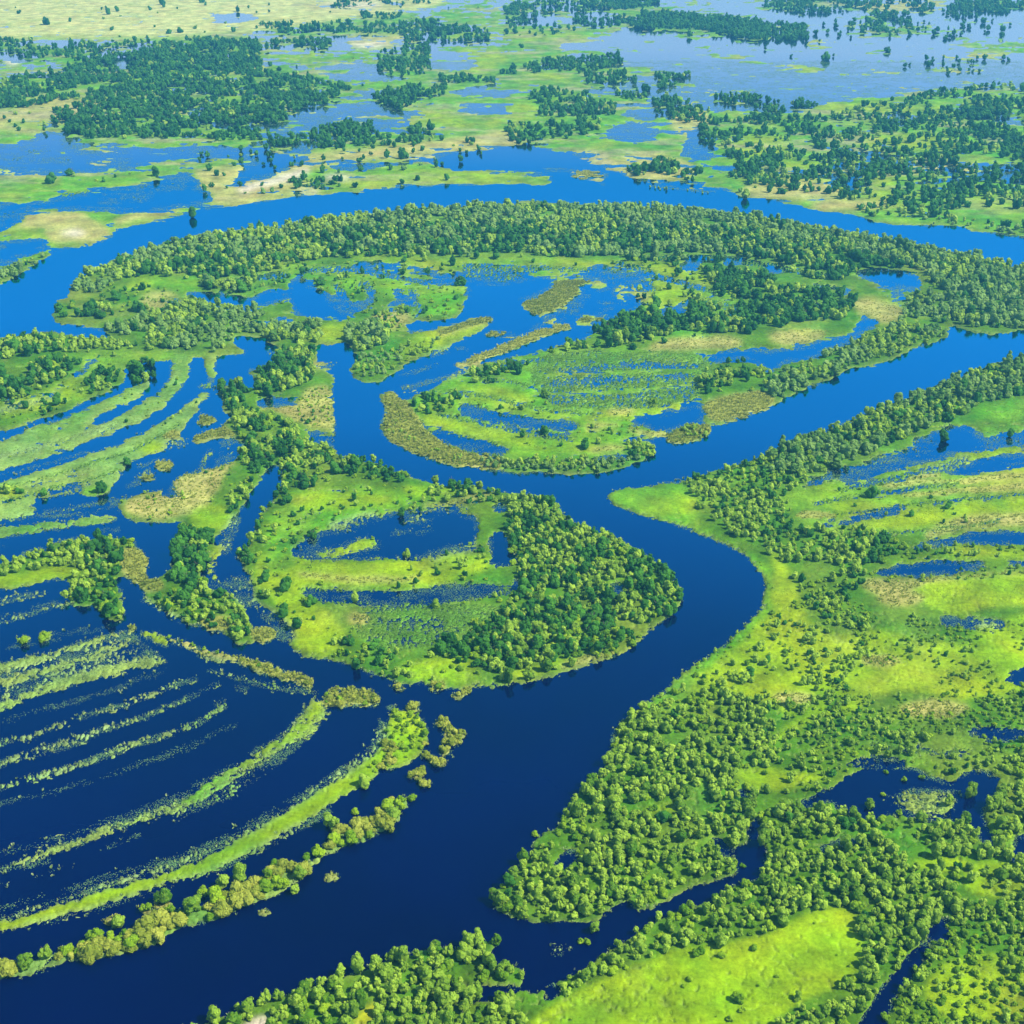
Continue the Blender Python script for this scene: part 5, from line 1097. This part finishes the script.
# ------------------------------------------------------------------ reeds, flooded grass and meadow tussocks
def tufts(X, Y, Z, wid, hgt, blades, r):
    """Clumps of standing blades: each blade a bent, tapering quad leaning outward from its clump."""
    n = len(X)
    a = r.uniform(0, 6.283, (n, blades)); lean = r.uniform(.15, .75, (n, blades)); rad = r.uniform(0, .5, (n, blades)) * wid[:, None]
    bx = X[:, None] + np.cos(a) * rad; by = Y[:, None] + np.sin(a) * rad
    hh = hgt[:, None] * r.uniform(.6, 1.15, (n, blades))
    tx = bx + np.cos(a) * lean * hh; ty = by + np.sin(a) * lean * hh
    w = wid[:, None] * r.uniform(.14, .30, (n, blades)); px_, py_ = -np.sin(a) * w, np.cos(a) * w
    zb = np.repeat(Z[:, None], blades, 1) - .1; zt = zb + hh
    P = np.stack([np.stack([bx - px_, by - py_, zb], -1), np.stack([bx + px_, by + py_, zb], -1),
                  np.stack([tx + px_ * .5, ty + py_ * .5, zt], -1), np.stack([tx - px_ * .5, ty - py_ * .5, zt], -1)], 2)
    tint = np.repeat((r.uniform(.15, .85, (n, 1)) + r.uniform(-.2, .2, (n, blades))).ravel(), 4)
    return P.reshape(-1, 3), np.arange(n * blades * 4).reshape(-1, 4), tint


REEDMASK = np.zeros(PX.shape, bool)
for mi, label in REEDS:
    kind, c, P, cov, rough = MAP[mi]
    Q = smooth_poly(P) if kind == 'poly' else strip_poly(P)
    i0, i1 = np.searchsorted(ys, (Q[:, 1].min() - 8, Q[:, 1].max() + 8)); j0, j1 = np.searchsorted(xs, (Q[:, 0].min() - 8, Q[:, 0].max() + 8))
    sl = (slice(i0, i1), slice(j0, j1))
    c0 = Q.mean(0); Qg = c0 + (Q - c0) * 1.06
    msk = in_poly(PX[sl], PY[sl], Qg) & (cls[sl] == CLS.index('d')) & (ZG[sl] > .05)
    REEDMASK[sl] |= msk
    # keep the one connected bed (cells within two steps of each other)
    cells = {(int(a_), int(b_)) for a_, b_ in zip(*np.where(msk))}; best = []
    while cells:
        st_ = [cells.pop()]; comp = []
        while st_:
            a_, b_ = st_.pop(); comp.append((a_, b_))
            for da in (-1, 0, 1):
                for db in (-1, 0, 1):
                    if (a_ + da, b_ + db) in cells: cells.remove((a_ + da, b_ + db)); st_.append((a_ + da, b_ + db))
        if len(comp) > len(best): best = comp
    if len(best) < 4: continue
    ii, jj = np.array(sorted(best)).T
    ii += i0; jj += j0
    # area of a map cell in square metres -> how many clumps stand on it
    area = np.abs((GX[ii, np.minimum(jj + 1, nx - 1)] - GX[ii, jj]) * (GY[np.maximum(ii - 1, 0), jj] - GY[ii, jj]))
    cnt = rng.poisson(np.clip(area / 5.0, 0, 3))
    ii = np.repeat(ii, cnt); jj = np.repeat(jj, cnt)
    if len(ii) < 3: continue
    bi, bj = np.array(sorted(best)).T + np.array([[i0], [j0]]); ok_ = (bi > 0) & (bj < nx - 1); bi, bj = bi[ok_], bj[ok_]
    X = GX[ii, jj] + rng.uniform(-.5, .5, len(ii)) * 2; Y = GY[ii, jj] + rng.uniform(-.5, .5, len(ii)) * 4
    V, F, tn = tufts(X, Y, ZG[ii, jj], rng.uniform(1.6, 3.0, len(ii)), rng.uniform(.8, 1.7, len(ii)), 8, rng)
    # the mat of fallen stems the reeds stand in
    cid = np.stack([idx[bi, bj], idx[bi, bj + 1], idx[bi - 1, bj + 1], idx[bi - 1, bj]], 1)
    un, invs = np.unique(cid.ravel(), return_inverse=True)
    base = np.stack([GX.ravel()[un], GY.ravel()[un], np.maximum(ZG.ravel()[un], .03) + .07], 1)
    F = np.concatenate([F, invs.reshape(-1, 4) + len(V)]); V = np.concatenate([V, base]); tn = np.concatenate([tn, rng.uniform(.2, .7, len(un))])
    cx, cy = float(X.mean()), float(Y.mean())
    V = V - np.array((cx, cy, 0))
    o = obj('reed_bed', mesh_from('reed_bed', V, F, M_REED, False, {'tint': ('FLOAT', tn)})); o.location = (cx, cy, 0)
    tag(o, label, 'reed bed', 'reed beds')

inv = (PX > -60) & (PX < 1090) & (PY > 100) & (PY < 1060)
def stand(classes, share, name, mat, label, cat, tall, wide=1.0):
    ii, jj = np.where(np.isin(cls, [CLS.index(c) for c in classes]) & (h > 0) & inv)
    rep = rng.poisson(share, len(ii)); ii, jj = np.repeat(ii, rep), np.repeat(jj, rep)
    X = GX[ii, jj] + rng.normal(0, .35, len(ii)) * STEP / pxm(PY[ii, jj]); Y = GY[ii, jj] + rng.normal(0, .7, len(ii)) * STEP / pxm(PY[ii, jj])
    ws = np.clip(.85 / pxm(PY[ii, jj]), .4, 1.6) * wide
    V, F, tn = tufts(X, Y, np.maximum(ZG[ii, jj], 0), ws * rng.uniform(.7, 1.5, len(ii)), rng.uniform(.4, 1.0, len(ii)) * np.clip(ws, .5, 1.1) * tall, 6, rng)
    tag(obj(name, mesh_from(name, V, F, mat, False, {'tint': ('FLOAT', tn)})), label, cat, kind='stuff')
stand('fh', 1.15, 'flooded_grass', M_WET, 'pale grass tufts standing in lines out of the flooded meadows', 'flooded grass', 1.0)
stand('e', 1.7, 'marsh_grass', M_MARSH, 'green marsh grass standing in streaks out of shallow water', 'marsh grass', .9, 1.35)

# pale tufts that fringe the banks, half in the water
ii, jj = np.where((np.abs(h + .02) < .16) & ~EMERGE & inv & (PY > 420) & (COVER > .03) & (COVER < .97))
sel = rng.random(len(ii)) < .13; ii, jj = ii[sel], jj[sel]
V, F, tn = tufts(GX[ii, jj] + rng.normal(0, .5, len(ii)), GY[ii, jj] + rng.normal(0, .8, len(ii)), np.maximum(ZG[ii, jj], 0), rng.uniform(.7, 2.0, len(ii)), rng.uniform(.5, 1.5, len(ii)), 7, rng)
tag(obj('bank_sedge', mesh_from('bank_sedge', V, F, M_WET, False, {'tint': ('FLOAT', tn)})), 'pale sedge tufts fringing the river banks', 'sedge', kind='stuff')

# leaves of water plants lying on the shallow flooded parts
ii, jj = np.where((h < 0) & (cls != 0) & (COVER > .02) & (COVER < .93) & (PX > -60) & (PX < 1090) & (PY > 60) & (PY < 1060))
area = np.clip(STEP * STEP / (pxm(PY[ii, jj]) ** 2 * np.sin(np.arctan((PY[ii, jj] + 200) / FPX * .93))), 0, 60)
dn = np.clip(COVER[ii, jj] + .10, 0, .55) * np.clip((fbm(GX[ii, jj] * .5, GY[ii, jj], 9, 955, 3, .6) - .36) * 3.2, 0, 1.3)
lw = np.clip(.38 / pxm(PY[ii, jj]), .25, 1.0)
cnt = rng.poisson(np.clip(dn * area / (lw * lw * 2.2), 0, 7))
ii = np.repeat(ii, cnt); jj = np.repeat(jj, cnt); lw = np.repeat(lw, cnt) * rng.uniform(.6, 1.4, len(ii))
X = GX[ii, jj] + rng.normal(0, 1, len(ii)) * .7 * STEP / pxm(PY[ii, jj]); Y = GY[ii, jj] + rng.normal(0, 1, len(ii)) * 1.4 * STEP / pxm(PY[ii, jj])
a = rng.uniform(0, 6.283, len(ii)); zz = rng.uniform(.03, .10, len(ii))
P = np.stack([np.stack([X + np.cos(a + k * 1.5708) * lw, Y + np.sin(a + k * 1.5708) * lw, zz + rng.normal(0, .04, len(ii))], -1) for k in range(4)], 1)
tn = np.repeat(rng.uniform(.1, .9, len(ii)), 4)
tag(obj('water_plants', mesh_from('water_plants', P.reshape(-1, 3), np.arange(len(ii) * 4).reshape(-1, 4), M_FLOAT, False, {'tint': ('FLOAT', tn)})), 'grey green floating leaves over the shallow flooded meadows', 'water plants', kind='stuff')
print('floating', len(ii))

ii, jj = np.where((cls == CLS.index('d')) & (ZG > .05) & inv & ~REEDMASK & (PY > 300))
sel = rng.random(len(ii)) < .30; ii, jj = ii[sel], jj[sel]
V, F, tn = tufts(GX[ii, jj] + rng.normal(0, .6, len(ii)), GY[ii, jj] + rng.normal(0, 1, len(ii)), ZG[ii, jj], rng.uniform(1.4, 2.8, len(ii)), rng.uniform(.4, 1.1, len(ii)), 6, rng)
tag(obj('dry_reeds', mesh_from('dry_reeds', V, F, M_REED, False, {'tint': ('FLOAT', tn)})), 'dry tan reeds scattered over banks and flats', 'reeds', kind='stuff')

ii, jj = np.where(np.isin(cls, [CLS.index(c) for c in 'gyrk']) & (ZG > .05) & inv & (PY > 330))
pd = fbm(GX[ii, jj], GY[ii, jj], 22, 811, 4, .6)
sel = rng.random(len(ii)) < np.clip((pd - .40) * 1.3, 0.01, .5); ii, jj = ii[sel], jj[sel]
ws = np.clip(.9 / pxm(PY[ii, jj]), .4, 1.5)
V, F, tn = tufts(GX[ii, jj] + rng.normal(0, .4, len(ii)), GY[ii, jj] + rng.normal(0, .6, len(ii)), ZG[ii, jj], ws * rng.uniform(.7, 1.5, len(ii)), rng.uniform(.3, .8, len(ii)) * np.clip(ws, .5, 1.2), 5, rng)
tag(obj('grass', mesh_from('grass', V, F, M_GRASS, False, {'tint': ('FLOAT', tn)})), 'lush green meadow grass in tussocks', 'grass', kind='stuff')

# ------------------------------------------------------------------ light, air, camera
AZ, EL = math.atan2(.90, -.22), math.radians(50)          # towards the sun: high, right of the view
sun_dir = np.array((math.sin(AZ) * math.cos(EL), math.cos(AZ) * math.cos(EL), math.sin(EL)))
ld = bpy.data.lights.new('sun', 'SUN'); ld.energy = 5.0; ld.angle = math.radians(.53); ld.color = (1.0, .94, .80)
lo = bpy.data.objects.new('sun', ld); COL.objects.link(lo)
from mathutils import Vector
lo.rotation_euler = Vector(-sun_dir).to_track_quat('-Z', 'Y').to_euler()
lo.location = (0, 0, 900)
wd = bpy.data.worlds.new('World'); sc.world = wd; wd.use_nodes = True
nt = wd.node_tree; nt.nodes.clear()
sky = nt.nodes.new('ShaderNodeTexSky'); sky.sky_type = 'NISHITA'; sky.sun_disc = False
sky.sun_elevation = EL; sky.sun_rotation = AZ; sky.air_density = 1.0; sky.dust_density = 0.0; sky.ozone_density = 3.0
bg = nt.nodes.new('ShaderNodeBackground'); bg.inputs['Strength'].default_value = .12
wo = nt.nodes.new('ShaderNodeOutputWorld')
nt.links.new(sky.outputs[0], bg.inputs[0]); nt.links.new(bg.outputs[0], wo.inputs[0])

HAZE = 0.85e-4
m, nt, N, Lk = new_mat('haze_air')
pv = N.new('ShaderNodeVolumePrincipled'); pv.inputs['Color'].default_value = (.12, .60, 1.0, 1); pv.inputs['Density'].default_value = HAZE; pv.inputs['Anisotropy'].default_value = .2
Lk.new(pv.outputs[0], N.new('ShaderNodeOutputMaterial').inputs['Volume'])
x0, x1, y0, y1, z0, z1 = -R_ * 1.01, R_ * 1.01, -3500, R_ * 1.01, -3.0, 530.0
bv = np.array([(x, y, z) for z in (z0, z1) for y in (y0, y1) for x in (x0, x1)])
bf = np.array([(0, 2, 3, 1), (4, 5, 7, 6), (0, 1, 5, 4), (2, 6, 7, 3), (0, 4, 6, 2), (1, 3, 7, 5)])
hz = obj('haze', mesh_from('haze', bv, bf, m))
tag(hz, 'thin blue summer haze over the floodplain', 'haze', kind='stuff')

cd = bpy.data.cameras.new('camera'); co = bpy.data.objects.new('camera', cd); COL.objects.link(co)
co.location = (0, 0, CAM_H); co.rotation_euler = (math.pi / 2 - PITCH, 0, 0)
cd.sensor_width = 36; cd.lens = 36 * FPX / 1024; cd.clip_start = 1; cd.clip_end = 900000
sc.camera = co
sc.view_settings.view_transform = 'Standard'; sc.view_settings.look = 'None'; sc.view_settings.exposure = 0.85; sc.view_settings.gamma = 1
sc.cycles.max_bounces = 4; sc.cycles.diffuse_bounces = 2; sc.cycles.glossy_bounces = 2; sc.cycles.transmission_bounces = 1; sc.cycles.caustics_reflective = False; sc.cycles.caustics_refractive = False; sc.cycles.volume_bounces = 0; sc.cycles.use_denoising = True
sc.cycles.transparent_max_bounces = 4
